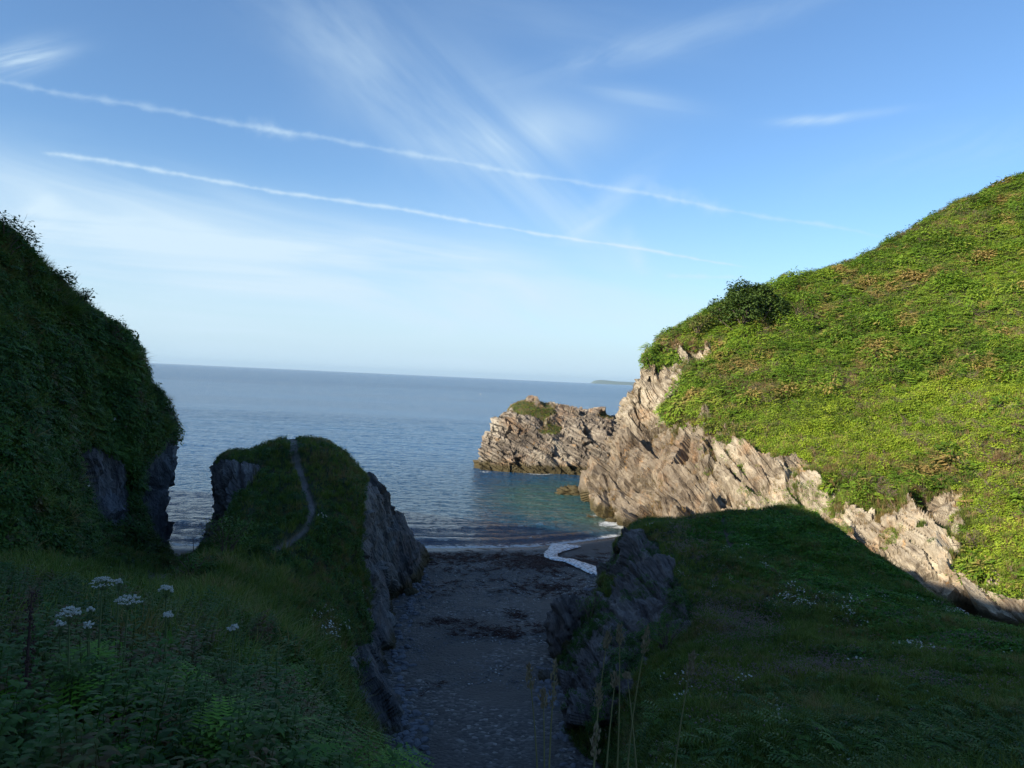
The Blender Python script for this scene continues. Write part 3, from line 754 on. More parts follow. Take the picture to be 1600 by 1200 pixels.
def grass_mesh(n=16, h=1.0, spread=0.28, wd=0.022, lean=0.5):
    b = MB()
    for i in range(n):
        a = U(0, 6.283); r = spread*math.sqrt(U(0, 1)); d = Vector((math.cos(a), math.sin(a), 0)); hh = h*U(0.55, 1.0); ln = lean*U(0.3, 1.2)
        base = d*r; a2 = U(0, 6.283); dd = Vector((math.cos(a2), math.sin(a2), 0))*0.5+d*0.5
        pts = [base+dd*ln*hh*t*t+Vector((0, 0, hh*t*(1-0.25*ln*t))) for t in (0, 0.4, 0.75, 1.0)]
        sd_ = Vector((-dd.y, dd.x, 0)).normalized()
        b.ribbon(pts, [wd, wd*0.9, wd*0.55, 0.002], sd_)
    return b
def clump_mesh(n=46, leaf=0.2, r=0.5, hz=0.45, wide=0.7):
    b = MB()
    for i in range(n):
        a = U(0, 6.283); z = U(0.0, 1.0); rr = r*math.sqrt(1-z*z*0.9)*U(0.6, 1.05)
        p = Vector((rr*math.cos(a), rr*math.sin(a), z*hz*U(0.7, 1.1)))
        d = Vector((math.cos(a)+U(-.5, .5), math.sin(a)+U(-.5, .5), U(-0.5, 0.5)))
        b.leaf(p, d, (U(-.5, .5)+p.x, U(-.5, .5)+p.y, 1.0), leaf*U(0.6, 1.2), leaf*wide*U(0.7, 1.1))
    return b
def fern_mesh(fr=7, ln=1.0, npin=11, detail=False, h=0.75):
    b = MB()
    for k in range(fr):
        a = 6.283*k/fr+U(-.3, .3); d = Vector((math.cos(a), math.sin(a), 0)); sd_ = Vector((-d.y, d.x, 0))
        L_ = ln*U(0.75, 1.1); hh = h*U(0.7, 1.1)
        def pt(t): return d*(L_*0.85*t**1.3)+Vector((0, 0, hh*(1.15*t-0.55*t*t*t)*L_))
        b.ribbon([pt(t) for t in (0, .3, .6, 1)], [0.008, 0.007, 0.005, 0.002], sd_)
        for i in range(1, npin):
            t = 0.22+0.78*i/npin; p = pt(t); w_ = L_*0.30*math.sin(math.pi*min(1, (1.12-t)*1.05))**0.8*U(0.85, 1.1)
            for sg in (-1, 1):
                dr = (sd_*sg+d*0.45+Vector((0, 0, U(-.25, -0.02)))).normalized()
                up = Vector((0, 0, 1))+d*0.3
                if not detail:
                    b.leaf(p, dr, up, w_, L_*0.075)
                else:
                    m = 7
                    ax = dr.cross(up).normalized()
                    for q in range(m):
                        tt = (q+0.5)/m; pp = p+dr*w_*tt; l2 = w_*0.26*(1-tt*0.85)
                        for s2 in (-1, 1):
                            d2 = (ax*s2+dr*0.5).normalized()
                            b.face([pp-dr*w_*0.055, pp+d2*l2, pp+dr*w_*0.055])
    return b
def weed_mesh(h=1.0, n=22, leaf=0.2, wd=0.055):
    """upright stalk with lance-shaped leaves, like willowherb"""
    b = MB()
    for s_ in range(3):
        bx, by = U(-.12, .12), U(-.12, .12); hh = h*U(0.75, 1.0); lx, ly = U(-.12, .12), U(-.12, .12)
        f = lambda t: Vector((bx+lx*t*t, by+ly*t*t, hh*t))
        b.tube([f(0), f(.5), f(.95)], [0.006, 0.004, 0.002], 4)
        for i in range(n):
            t = 0.15+0.85*(i/n)**0.8; a = i*2.4+U(-.4, .4); l_ = leaf*(1.15-0.75*t)*U(0.8, 1.15)
            d = Vector((math.cos(a), math.sin(a), 0.45-0.5*U(0, 1)))
            p = f(t); sd_ = Vector((-d.y, d.x, 0)).normalized()
            b.ribbon([p, p+d*l_*0.35+Vector((0, 0, l_*.05)), p+d*l_*0.75, p+d*l_+Vector((0, 0, -l_*0.22))], [0.003, wd*0.5*(1.2-t*.6), wd*0.38*(1.2-t*.6), 0.001], sd_)
    return b
def daisy_mesh(n=5):
    b = MB()
    for i in range(n):
        x, y, z = U(-.35, .35), U(-.35, .35), U(0.3, 0.5)
        tx, ty = U(-.5, .2), U(-.9, 0.0)
        nn = Vector((tx, ty, 1)).normalized(); a = nn.cross(Vector((1, 0, 0))).normalized(); c = nn.cross(a)
        for k in range(7):
            t = 6.283*k/7; t2 = t+0.45
            b.face([Vector((x, y, z)), Vector((x, y, z))+(a*math.cos(t-.35)+c*math.sin(t-.35))*0.05, Vector((x, y, z))+(a*math.cos(t+.35)+c*math.sin(t+.35))*0.05])
    return b
def heads_mesh(n=12, r=0.022, z0=0.14, z1=0.3):
    b = MB()
    for i in range(n):
        b.ball((U(-.3, .3), U(-.3, .3), U(z0, z1)), r*U(.7, 1.2), 5, (1, 1, .8), i)
    return b
def twig_mesh(n=14, h=0.6):
    b = MB()
    for i in range(n):
        a = U(0, 6.283); d = Vector((math.cos(a), math.sin(a), U(.3, 1.6))).normalized(); p = Vector((U(-.1, .1), U(-.1, .1), 0)); l_ = h*U(.5, 1)
        e = p+d*l_+Vector((U(-.1, .1), U(-.1, .1), -0.1*l_)); b.tube([p, p+d*l_*0.5, e], [0.012, 0.008, 0.003], 3)
        for k in range(3):
            q = p+d*l_*U(.4, .9); b.tube([q, q+Vector((U(-.2, .2), U(-.2, .2), U(.0, .2)))*h], [0.006, 0.002], 3)
    return b

ML_brack = leaf_material('bracken_leaf', (0.045, 0.092, 0.012), (0.090, 0.170, 0.018), (0.17, 0.25, 0.030), 0.25, 0.09, (0.28, 0.19, 0.085), 0.25)
ML_ivy = leaf_material('ivy_leaf', (0.08, 0.14, 0.016), (0.15, 0.23, 0.024), (0.24, 0.31, 0.036), 0.25, 0.15, (0.16, 0.12, 0.05), 0.0, 0.4)
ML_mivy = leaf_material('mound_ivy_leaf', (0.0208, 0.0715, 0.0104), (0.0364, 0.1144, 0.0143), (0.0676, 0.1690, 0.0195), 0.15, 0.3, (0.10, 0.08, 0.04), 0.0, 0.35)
ML_scrub = leaf_material('scrub_leaf', (0.030, 0.050, 0.014), (0.058, 0.085, 0.018), (0.10, 0.13, 0.03), 0.2, 0.12, (0.15, 0.115, 0.06), 0.2)
ML_grass = leaf_material('grass_blade', (0.0517, 0.0920, 0.0184), (0.0805, 0.1265, 0.0253), (0.1380, 0.1667, 0.0403), 0.2, 0.2, (0.20, 0.145, 0.07), 0.25)
ML_drygrass = leaf_material('dry_grass_blade', (0.09, 0.085, 0.032), (0.16, 0.12, 0.062), (0.25, 0.18, 0.10), 0.2, 0.3, (0.22, 0.14, 0.085), 0.3)
ML_dark = leaf_material('shade_leaf', (0.0175, 0.0513, 0.0121), (0.0297, 0.0783, 0.0162), (0.0621, 0.1242, 0.0230), 0.15, 0.25, (0.085, 0.06, 0.03), 0.15, 0.5)  # leaf green darkened for plants in shadow: shade put into the colour
ML_weed = leaf_material('willowherb_leaf', (0.0224, 0.0588, 0.0140), (0.0364, 0.0868, 0.0182), (0.0644, 0.1092, 0.0280), 0.15, 0.5, (0.09, 0.05, 0.03), 0.3)
ML_nearfern = leaf_material('fern_frond', (0.0350, 0.1125, 0.0100), (0.0562, 0.1625, 0.0137), (0.1063, 0.2375, 0.0225), 0.25, 0.5, (0.10, 0.08, 0.03), 0.0)
ML_tree = leaf_material('tree_leaf', (0.016, 0.036, 0.012), (0.032, 0.062, 0.017), (0.06, 0.10, 0.024), 0.15, 0.6, (0.05, 0.06, 0.02), 0.0, 0.45)
M_white = plain('white_petal', (0.50, 0.50, 0.43), 0.7, 0.08, 9)
M_pink = plain('faded_thrift', (0.20, 0.145, 0.125), 0.8, 0.35, 3)
M_twig = plain('twig_bark', (0.13, 0.10, 0.075), 0.9, 0.4, 5)
M_trunk = plain('tree_bark', (0.10, 0.085, 0.065), 0.9, 0.4, 6, 0.6)
M_stem = plain('green_stem', (0.10, 0.14, 0.05), 0.7, 0.3, 9)
M_straw = plain('straw_stem', (0.19, 0.18, 0.07), 0.7, 0.3, 9)
M_seed = plain('seed_head', (0.24, 0.18, 0.10), 0.9, 0.4, 60)
M_darkstem = plain('dark_stem', (0.06, 0.035, 0.03), 0.8, 0.3, 9)

def protos(key, builders, material):
    c = bpy.data.collections.new(key)
    for i, bld in enumerate(builders):
        nm = '%s_plant_%02d' % (key, i)
        c.objects.link(bpy.data.objects.new(nm, bld.mesh(nm, material)))
    return c
PR = {
 'bracken': protos('bracken', [fern_mesh(6, 1.0, 8) for _ in range(4)], ML_brack),
 'ivy': protos('ivy', [clump_mesh(60, 0.17, 0.55, 0.35, 0.9) for _ in range(4)], ML_ivy),
 'mivy': protos('mivy', [clump_mesh(60, 0.2, 0.55, 0.35, 0.9) for _ in range(4)], ML_mivy),
 'fernclump': protos('fernclump', [clump_mesh(80, 0.26, 0.6, 0.5, 0.34) for _ in range(5)], ML_brack),
 'darkfern': protos('darkfern', [fern_mesh(6, 1.0, 8) for _ in range(4)], ML_dark),  # same fern as bracken, in the shade-darkened leaf colour
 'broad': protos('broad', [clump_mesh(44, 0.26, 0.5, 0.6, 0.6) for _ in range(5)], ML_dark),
 'brackenleaf': protos('brackenleaf', [clump_mesh(60, 0.15, 0.5, 0.4, 0.5) for _ in range(4)], ML_brack),
 'scrub': protos('scrub', [clump_mesh(70, 0.13, 0.5, 0.5, 0.5) for _ in range(4)], ML_scrub),
 'grass': protos('grass', [grass_mesh(18) for _ in range(4)], ML_grass),
 'longgrass': protos('longgrass', [grass_mesh(22, 1.0, 0.2, 0.012, 1.0) for _ in range(3)], ML_grass),
 'drygrass': protos('drygrass', [grass_mesh(16, 0.9, 0.3, 0.016, 0.6) for _ in range(3)], ML_drygrass),
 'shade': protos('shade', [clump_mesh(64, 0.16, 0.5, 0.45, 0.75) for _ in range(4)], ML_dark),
 'weed': protos('weed', [weed_mesh() for _ in range(5)], ML_weed),
 'nearfern': protos('nearfern', [fern_mesh(5, 1.0, 15, True, 0.6) for _ in range(4)], ML_nearfern),
 'daisy': protos('daisy', [daisy_mesh(5), daisy_mesh(4), daisy_mesh(7)], M_white),
 'thrift': protos('thrift', [heads_mesh() for _ in range(3)], M_pink),
 'twig': protos('twig', [twig_mesh() for _ in range(3)], M_twig),
}
def eulers(z, yaw):
    z = z/np.linalg.norm(z, axis=1, keepdims=True)
    x = np.stack([np.cos(yaw), np.sin(yaw), 0*yaw], 1); x = x-z*np.sum(x*z, 1, keepdims=True); x /= np.linalg.norm(x, axis=1, keepdims=True)+1e-9
    y = np.cross(z, x)
    ry = np.arcsin(np.clip(-x[:, 2], -1, 1)); rx = np.arctan2(y[:, 2], z[:, 2]); rz = np.arctan2(x[:, 1], x[:, 0])
    return np.stack([rx, ry, rz], 1)
def instance(name, key, pts, rot, scl, label):
    me = bpy.data.meshes.new(name); me.vertices.add(len(pts)); me.vertices.foreach_set('co', np.ascontiguousarray(pts, np.float32).ravel())
    for nm, ty, dat, f in (('rot', 'FLOAT_VECTOR', rot, 'vector'), ('scl', 'FLOAT', scl, 'value'), ('idx', 'INT', rng.integers(0, 99, len(pts)), 'value')):
        at = me.attributes.new(nm, ty, 'POINT')
        at.data.foreach_set(f, np.ascontiguousarray(dat, np.int32 if ty == 'INT' else np.float32).ravel())
    o = link(name, me, kind='stuff'); o['label'] = label
    ng = bpy.data.node_groups.new(name, 'GeometryNodeTree')
    ng.interface.new_socket('Geometry', in_out='INPUT', socket_type='NodeSocketGeometry')
    ng.interface.new_socket('Geometry', in_out='OUTPUT', socket_type='NodeSocketGeometry')
    N = ng.nodes; Lk = ng.links
    gi = N.new('NodeGroupInput'); go = N.new('NodeGroupOutput'); ip = N.new('GeometryNodeInstanceOnPoints')
    ci = N.new('GeometryNodeCollectionInfo'); ci.inputs[0].default_value = PR[key]; ci.inputs[1].default_value = True; ci.inputs[2].default_value = True
    def na(nm, ty):
        a = N.new('GeometryNodeInputNamedAttribute'); a.data_type = ty; a.inputs[0].default_value = nm
        return [x for x in a.outputs if x.enabled and x.name == 'Attribute'][0]
    e2r = N.new('FunctionNodeEulerToRotation'); Lk.new(na('rot', 'FLOAT_VECTOR'), e2r.inputs[0])
    Lk.new(gi.outputs[0], ip.inputs['Points']); Lk.new(ci.outputs[0], ip.inputs['Instance']); ip.inputs['Pick Instance'].default_value = True
    Lk.new(na('idx', 'INT'), ip.inputs['Instance Index']); Lk.new(e2r.outputs[0], ip.inputs['Rotation']); Lk.new(na('scl', 'FLOAT'), ip.inputs['Scale'])
    Lk.new(ip.outputs[0], go.inputs[0])
    md = o.modifiers.new('scatter', 'NODES'); md.node_group = ng
    return o
def scatter(name, key, land, count, size, label, dens=None, upw=0.6, falloff=1.0, vmin=0.55, margin=260, sink=0.04, dmin=0, sizefn=None, drange=(0, 1e9)):
    g, n, veg, pth, px, py, dd = LANDS[land]
    a = 0.5*(np.linalg.norm(np.cross(g[1:, :-1]-g[:-1, :-1], g[:-1, 1:]-g[:-1, :-1]), axis=-1)*2)
    c = 0.5*(g[1:, 1:]+g[:-1, :-1]); qx, qy, qd = px[:-1, :-1], py[:-1, :-1], dd[:-1, :-1]; nn = n[:-1, :-1]
    vis = (qd > 0.5) & (qx > -margin) & (qx < 1600+margin) & (qy > -margin) & (qy < 1200+margin*1.2)
    face = np.einsum('ijk,ijk->ij', nn, CAM-c) > -0.25*qd
    wgt = a*vis*face*(veg[:-1, :-1] > vmin)*(pth[:-1, :-1] < 0.25)*((land != 'sea_stack_ridge') | (qd < 27) | (line_d(qx, qy, PATHPX) > 4.5+6.5*size[1]))*(qd >= drange[0])*(qd <= drange[1])/np.maximum(qd, 3)**falloff
    if dens is not None: wgt = wgt*np.clip(dens(qx, qy, c, nn), 0, None)
    wf = wgt.ravel(); 
    if wf.sum() <= 0: return
    k = rng.choice(len(wf), count, p=wf/wf.sum()); nc = g.shape[1]-1; r, q = k//nc, k % nc
    u = rng.random((count, 1)); v = rng.random((count, 1))
    p = (g[r, q]*(1-u)+g[r+1, q]*u)*(1-v)+(g[r, q+1]*(1-u)+g[r+1, q+1]*u)*v
    nr_ = n[r, q]; z = nr_*(1-upw)+np.array([0, 0, 1])*upw+rng.normal(0, 0.12, (count, 3))
    sc_ = rng.uniform(size[0], size[1], count)
    if sizefn is not None: sc_ = sc_*sizefn(p)
    return instance(name, key, p-nr_*sink, eulers(z, rng.uniform(0, 6.283, count)), sc_, label)
def blobs(lst, base=0.0):
    def f(px, py, c, n):
        v = np.full(px.shape, float(base))
        for (cx, cy, rx, ry, s_) in lst: v = v+s_*np.exp(-(((px-cx)/rx)**2+((py-cy)/ry)**2))
        return v
    return f
# growth zones on the headland, as the picture shows them
DRYB = [(1180,610,50,14,1),(1350,625,30,16,1),(1340,600,20,8,.6),(1510,560,30,14,.8),(1510,430,40,12,.7),(1520,700,60,14,.5),(1330,720,70,16,.5),(1060,540,40,12,2.0),(1080,660,40,20,1),(1400,795,60,25,1),
        (1430,690,30,20,.5),(1560,720,60,30,.6),(1590,840,40,60,.6),(1520,360,50,16,.5),(1280,740,60,18,.8),(1400,720,120,20,.5),(1230,700,50,20,.6)]
IVYB = [(1400,650,190,36,1.3),(1300,700,90,35,1.5),(1290,680,80,30,1.3),(1560,820,50,90,1.4),(1540,610,120,22,1.3),(1120,520,40,15,.5),(1570,430,60,26,.9),(1380,690,120,26,1.0),(1230,720,60,26,1.0),(1550,350,60,30,.6),(1590,520,50,30,.6)]
def nz(s_, seed, lo, hi): return lambda c: sstep(fbm(c, s_, 3, seed), lo, hi)
dry_n = nz(0.12, 201, 0.0, 0.35); ivy_n = nz(0.1, 207, -0.1, 0.4); scr_n = nz(0.07, 209, 0.0, 0.4)
BRD = lambda x, y, c, n: 1.0-0.85*np.clip(blobs(IVYB)(x, y, c, n), 0, 1)-0.7*np.clip(blobs(DRYB)(x, y, c, n), 0, 1)-0.3*dry_n(c)
scatter('bracken', 'bracken', 'headland', 13000, (0.6, 1.1), 'green bracken covering the sunlit headland', BRD, 0.45, 0.6)
scatter('bracken_tops', 'fernclump', 'headland', 15000, (0.7, 1.8), 'leafy mounds of bracken on the sunlit headland', BRD, 0.5, 0.6, sizefn=lambda p: 0.75+0.6*sstep(fbm(p, 0.45, 2, 211), 0, .5))
scatter('ivy', 'ivy', 'headland', 15000, (0.6, 1.0), 'bright green leafy creepers spreading over the lower headland', lambda x, y, c, n: blobs(IVYB)(x, y, c, n)+0.15*ivy_n(c), 0.3, 0.6)
scatter('undergrowth', 'scrub', 'headland', 9000, (0.7, 1.3), 'dark low scrub along the upper headland', lambda x, y, c, n: 0.15+scr_n(c)+1.5*sstep(c[..., 2], 22, 34)*(0.4+0.6*scr_n(c)), 0.4, 0.6)
scatter('dry_grass', 'drygrass', 'headland', 11000, (0.5, 0.9), 'brown dry grass in patches among the bracken and on ledges', lambda x, y, c, n: 0.05+blobs(DRYB)(x, y, c, n)*1.4+0.5*dry_n(c), 0.5, 0.6, vmin=0.35)
scatter('ledge_grass', 'grass', 'headland', 6000, (0.35, 0.7), 'short grass on the ledges at the foot of the headland', blobs([(1120,680,60,20,1),(1420,830,110,60,1.3),(1520,900,70,50,1),(1300,740,70,30,.8),(1040,630,40,20,.6),(1260,780,40,30,1)]), 0.5, 0.6, vmin=0.4)
scatter('rock_tufts', 'drygrass', 'headland', 2200, (0.3, 0.7), 'brown tufts rooted in the cracks of the headland rock', lambda x, y, c, n: (y > 560)*(poly_sd(x, y, HVEG) < 8)*np.clip(n[..., 2]+0.1, 0, 1)*sstep(fbm(c, 0.5, 3, 223), 0.0, 0.4), 0.5, 0.5, vmin=-1)
scatter('rock_plants', 'brackenleaf', 'headland', 2200, (0.25, 0.75), 'green plants rooted in the cracks of the headland rock', lambda x, y, c, n: (y > 560)*(x > 1090)*(poly_sd(x, y, HVEG) < 8)*(0.2+sstep(x, 1180, 1350))*np.clip(n[..., 2]+0.2, 0, 1)*sstep(fbm(c, 0.35, 3, 227), 0.0, 0.22), 0.5, 0.5, vmin=-1)
scatter('large_scrub', 'scrub', 'headland', 700, (1.4, 2.4), 'taller scrub bushes scattered through the bracken', lambda x, y, c, n: 0.1+scr_n(c)*sstep(fbm(c, 0.3, 2, 231), 0.0, .3)+sstep(c[..., 2], 26, 36)*0.5, 0.5, 0.6)
scatter('bare_twigs', 'twig', 'headland', 900, (1.2, 2.4), 'bare grey twigs of dead scrub among the bracken', lambda x, y, c, n: 0.05+blobs(DRYB)(x, y, c, n)+dry_n(c), 0.5, 0.6)
scatter('rock_face_plants', 'shade', 'mound', 2600, (0.2, 0.5), 'dark plants rooted in the cracks of the mound rock', lambda x, y, c, n: (x < 1100)*(y < 1180)*np.clip(n[..., 2]+0.15, 0, 1)*sstep(fbm(c, 0.6, 3, 233), 0.0, 0.3), 0.4, 0.8, vmin=-1)
scatter('promontory_grass', 'drygrass', 'rocky_promontory', 1200, (0.2, 0.45), 'thin grass along the crest of the promontory', None, 0.6, 0.5, vmin=0.4)
scatter('promontory_plants', 'ivy', 'rocky_promontory', 260, (0.2, 0.45), 'green plants on the ledges of the promontory', None, 0.6, 0.5, vmin=0.5)
# left cliff
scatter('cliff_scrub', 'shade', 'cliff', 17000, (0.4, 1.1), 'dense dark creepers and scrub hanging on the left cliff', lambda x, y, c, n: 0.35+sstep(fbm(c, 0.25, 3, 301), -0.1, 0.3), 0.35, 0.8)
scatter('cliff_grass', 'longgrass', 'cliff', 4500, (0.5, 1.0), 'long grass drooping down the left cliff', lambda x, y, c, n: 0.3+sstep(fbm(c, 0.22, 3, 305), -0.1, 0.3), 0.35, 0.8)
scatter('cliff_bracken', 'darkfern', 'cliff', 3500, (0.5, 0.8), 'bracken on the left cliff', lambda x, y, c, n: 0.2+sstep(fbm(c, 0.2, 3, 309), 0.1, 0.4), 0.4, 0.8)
scatter('cliff_twigs', 'twig', 'cliff', 900, (0.6, 1.5), 'bare twigs among the creepers of the left cliff', None, 0.2, 0.8)
scatter('cliff_flowers', 'daisy', 'cliff', 90, (0.5, 0.8), 'scattered white flowers on the left cliff', None, 0.4, 0.8)
# ridge and stack
nearf = lambda c: c[..., 1]
scatter('ridge_grass', 'grass', 'sea_stack_ridge', 26000, (0.22, 0.42), 'tufty grass over the ridge and stack', lambda x, y, c, n: 0.6+0.7*sstep(fbm(c, 0.4, 3, 401), -0.2, 0.4), 0.6, 1.0, vmin=0.5, drange=(9, 90))
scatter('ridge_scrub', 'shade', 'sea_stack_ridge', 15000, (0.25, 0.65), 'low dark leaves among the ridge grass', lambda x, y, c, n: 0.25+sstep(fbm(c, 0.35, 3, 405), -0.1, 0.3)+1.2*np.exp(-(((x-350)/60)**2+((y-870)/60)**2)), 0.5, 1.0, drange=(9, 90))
scatter('ridge_dry_grass', 'drygrass', 'sea_stack_ridge', 4500, (0.25, 0.45), 'brown grass in streaks on the ridge', lambda x, y, c, n: sstep(fbm(c, 0.3, 3, 409), 0.1, 0.4)+0.8*np.exp(-(((x-530)/50)**2+((y-740)/30)**2))+.8*np.exp(-(((x-500)/30)**2+((y-930)/50)**2)), 0.5, 1.0, drange=(12, 90))
scatter('ridge_daisies', 'daisy', 'sea_stack_ridge', 110, (0.35, 0.7), 'small white daisies on the slope of the ridge', blobs([(505,965,22,18,2),(520,990,14,24,2),(470,855,8,8,.8),(560,925,10,10,1),(400,1000,60,20,.3),(340,960,60,20,.2)], 0.01), 0.6, 0.5)
scatter('willowherb', 'weed', 'sea_stack_ridge', 1500, (0.3, 0.8), 'dark leafy willowherb filling the near left slope', lambda x, y, c, n: 1.0, 0.85, 1.0, drange=(2.6, 13))
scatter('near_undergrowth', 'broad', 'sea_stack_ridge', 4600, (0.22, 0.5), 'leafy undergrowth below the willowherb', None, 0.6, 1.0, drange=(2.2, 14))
scatter('near_long_grass', 'longgrass', 'sea_stack_ridge', 2200, (0.4, 0.8), 'long grass on the near left slope', lambda x, y, c, n: 0.2+sstep(fbm(c, 0.5, 3, 421), -0.1, 0.3)+2*np.exp(-(((x-370)/120)**2+((y-930)/60)**2)), 0.7, 1.0, drange=(6, 30))
scatter('ferns', 'nearfern', 'sea_stack_ridge', 150, (0.5, 0.9), 'green fern fronds along the bottom of the near slope', lambda x, y, c, n: 0.01+1.8*np.exp(-(((x-100)/220)**2+((y-1210)/130)**2))+1.2*np.exp(-(((x-560)/160)**2+((y-1330)/120)**2)), 0.8, 1.0, drange=(2.2, 9))
# mound
IVM = [(1300,850,110,40,1.2),(1180,830,90,20,0.8),(1400,915,90,36,1.4),(1300,905,60,30,1),(1500,970,110,26,1.6),(1620,1010,120,30,1.6),(1230,870,60,30,.8)]
scatter('mound_tussocks', 'longgrass', 'mound', 5000, (0.25, 0.55), 'pale tussocks of longer grass on the mound', lambda x, y, c, n: sstep(fbm(c, 0.55, 3, 511), 0.05, 0.35), 0.7, 1.0, drange=(9, 90))
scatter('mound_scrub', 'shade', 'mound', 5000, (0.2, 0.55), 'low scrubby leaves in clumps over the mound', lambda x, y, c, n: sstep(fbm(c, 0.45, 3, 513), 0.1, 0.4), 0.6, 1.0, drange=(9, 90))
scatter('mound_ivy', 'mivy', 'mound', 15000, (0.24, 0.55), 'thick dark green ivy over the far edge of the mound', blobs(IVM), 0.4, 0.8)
scatter('mound_grass', 'grass', 'mound', 30000, (0.18, 0.36), 'fine grass over the mound', lambda x, y, c, n: 1.0-0.8*np.clip(blobs(IVM)(x, y, c, n), 0, 1)+0.3*sstep(fbm(c, 0.4, 3, 501), 0, 0.4), 0.7, 1.0, drange=(9, 90))
scatter('mound_dry_grass', 'drygrass', 'mound', 4500, (0.2, 0.36), 'brown dry grass on the mound', lambda x, y, c, n: 0.6*sstep(fbm(c, 0.35, 3, 505), 0.1, 0.4)+blobs([(1220,895,26,30,2),(1280,950,80,14,1),(1350,985,80,14,.8),(1100,860,50,14,1),(1345,870,12,16,1.5)])(x, y, c, n), 0.6, 1.0, drange=(10, 90))
scatter('mound_thrift', 'thrift', 'mound', 1500, (0.7, 1.1), 'faded pinkish thrift heads across the mound', blobs([(1130,960,60,24,1.5),(1160,990,60,20,1.2),(1260,1030,50,16,1.5),(1350,1050,80,14,1),(1080,840,40,20,.7),(1440,1070,60,14,.8),(1110,1080,30,24,.8),(1200,1060,40,12,.9),(1060,850,20,30,.8),(1500,1010,70,12,.5)], 0.04), 0.8, 0.7)
scatter('mound_daisies', 'daisy', 'mound', 330, (0.35, 0.65), 'white daisies in drifts on the mound', blobs([(1230,940,22,10,1.5),(1260,948,40,8,1.6),(1320,955,20,16,1.2),(1140,868,14,8,.9),(1210,1150,16,22,3.0),(1420,1015,30,8,.6),(1490,955,30,5,1.0),(1120,885,30,6,.4),(1190,880,8,14,.6),(1060,1080,14,30,1.0),(1330,975,20,6,.8)], 0.012), 0.8, 0.4)
scatter('mound_bracken', 'darkfern', 'mound', 900, (0.35, 0.7), 'dark ferns at the near end of the mound', lambda x, y, c, n: 0.02+np.exp(-(((x-1480)/260)**2+((y-1170)/50)**2)), 0.8, 1.0, drange=(4, 20))
scatter('mound_undergrowth', 'shade', 'mound', 7000, (0.2, 0.42), 'dark undergrowth on the near flank of the mound', lambda x, y, c, n: 0.1*sstep(fbm(c, 0.5, 3, 507), 0, .3)+np.exp(-(((x-1020)/60)**2+((y-1130)/100)**2))+1.1*sstep(y, 1080, 1150)+0.8*np.exp(-(((x-930)/30)**2+((y-970)/40)**2)), 0.5, 1.0, drange=(4, 60))
scatter('mound_long_grass', 'longgrass', 'mound', 3000, (0.3, 0.6), 'longer grass at the near end of the mound', lambda x, y, c, n: 0.2+sstep(y, 1040, 1120), 0.7, 1.0, drange=(5, 24))

# ---------------------------------------------------------------- beach stones and wrack
def beach_scatter(name, key, boxes, count, size, label, flat=False):
    P_, S_ = [], []
    tot = sum(b[4] for b in boxes)
    for (cx, cy, rx, ry, s_) in boxes:
        m = int(count*s_/tot)
        x = cx+rng.normal(0, rx, m*2); y = cy+rng.normal(0, ry, m*2)
        k = 0
        for a, c in zip(x, y):
            # ray to the beach plane
            v = _f+(a-800)/1200*_right+(600-c)/1200*_up
            if v[2] > -0.1: continue
            t = (0.5-14)/v[2]; q = CAM+v*t; z = beach_z(q[0], q[1])
            if water_y(q[0])-q[1] < 1.0 or abs(q[0]) > 30: continue
            t = (z-14)/v[2]; q = CAM+v*t
            P_.append((q[0], q[1], z)); k += 1
            if k >= m: break
    P_ = np.array(P_); c = len(P_)
    zz = np.tile([0, 0, 1.0], (c, 1))+rng.normal(0, 0.1, (c, 3))
    return instance(name, key, P_, eulers(zz, rng.uniform(0, 6.28, c)), rng.uniform(size[0], size[1], c), label)
def stone_mesh(i):
    b = MB(); b.ball((0, 0, 0.25), 1, 8, (1, U(.6, .9), U(.3, .5)), i); return b
def weedbit_mesh():
    b = MB()
    for i in range(9):
        a = U(0, 6.28); p = Vector((U(-.5, .5), U(-.3, .3), .03)); pts = [p]
        for k in range(4):
            a += U(-.8, .8); p = p+Vector((math.cos(a)*.16, math.sin(a)*.16, U(-.02, .05))); pts.append(p)
        b.tube(pts, [.02, .03, .03, .02, .01], 3)
    return b
M_stone = plain('beach_pebble', (0.15, 0.15, 0.155), 0.8, 0.7, 1.7)
M_pale = plain('pale_pebble', (0.42, 0.42, 0.40), 0.8, 0.3, 3)
def scree_mesh(i):
    b = MB(); rr = random.Random(i); b.ball((0, 0, 0.2), 1, 6, (1, rr.uniform(.5, .8), rr.uniform(.35, .7)), i); return b
M_scree = plain('slate_scree', (0.15, 0.155, 0.17), 0.85, 0.55, 1.3, 0.5)
PR['scree'] = protos('scree', [scree_mesh(i+30) for i in range(5)], M_scree)
beach_scatter('scree', 'scree', [(655,905,8,16,2),(642,950,8,20,2),(625,1050,8,50,3),(640,1150,14,30,2),(905,1000,22,24,2),(860,1075,12,26,2),(895,1140,12,26,2),(935,930,10,20,1.5),(965,890,14,10,1)], 700, (0.04, 0.26), 'broken slate lying along the foot of the rocks')
M_wrack = plain('wrack', (0.055, 0.024, 0.018), 0.55, 0.5, 4)
PR['stone'] = protos('stone', [stone_mesh(i) for i in range(4)], M_stone)
PR['pale'] = protos('pale', [stone_mesh(i+9) for i in range(3)], M_pale)
PR['wrack'] = protos('wrack', [weedbit_mesh() for _ in range(4)], M_wrack)
WB = [(770,872,80,5,3),(850,880,50,6,3),(700,872,40,4,1),(760,890,90,6,1.2),(880,915,30,8,1),(840,920,40,8,.8)]
beach_scatter('pebbles', 'stone', [(760,950,90,50,3),(740,1080,80,80,3),(780,900,90,14,2),(640,1010,20,60,1)], 4500, (0.02, 0.075), 'grey pebbles strewn over the dark beach')
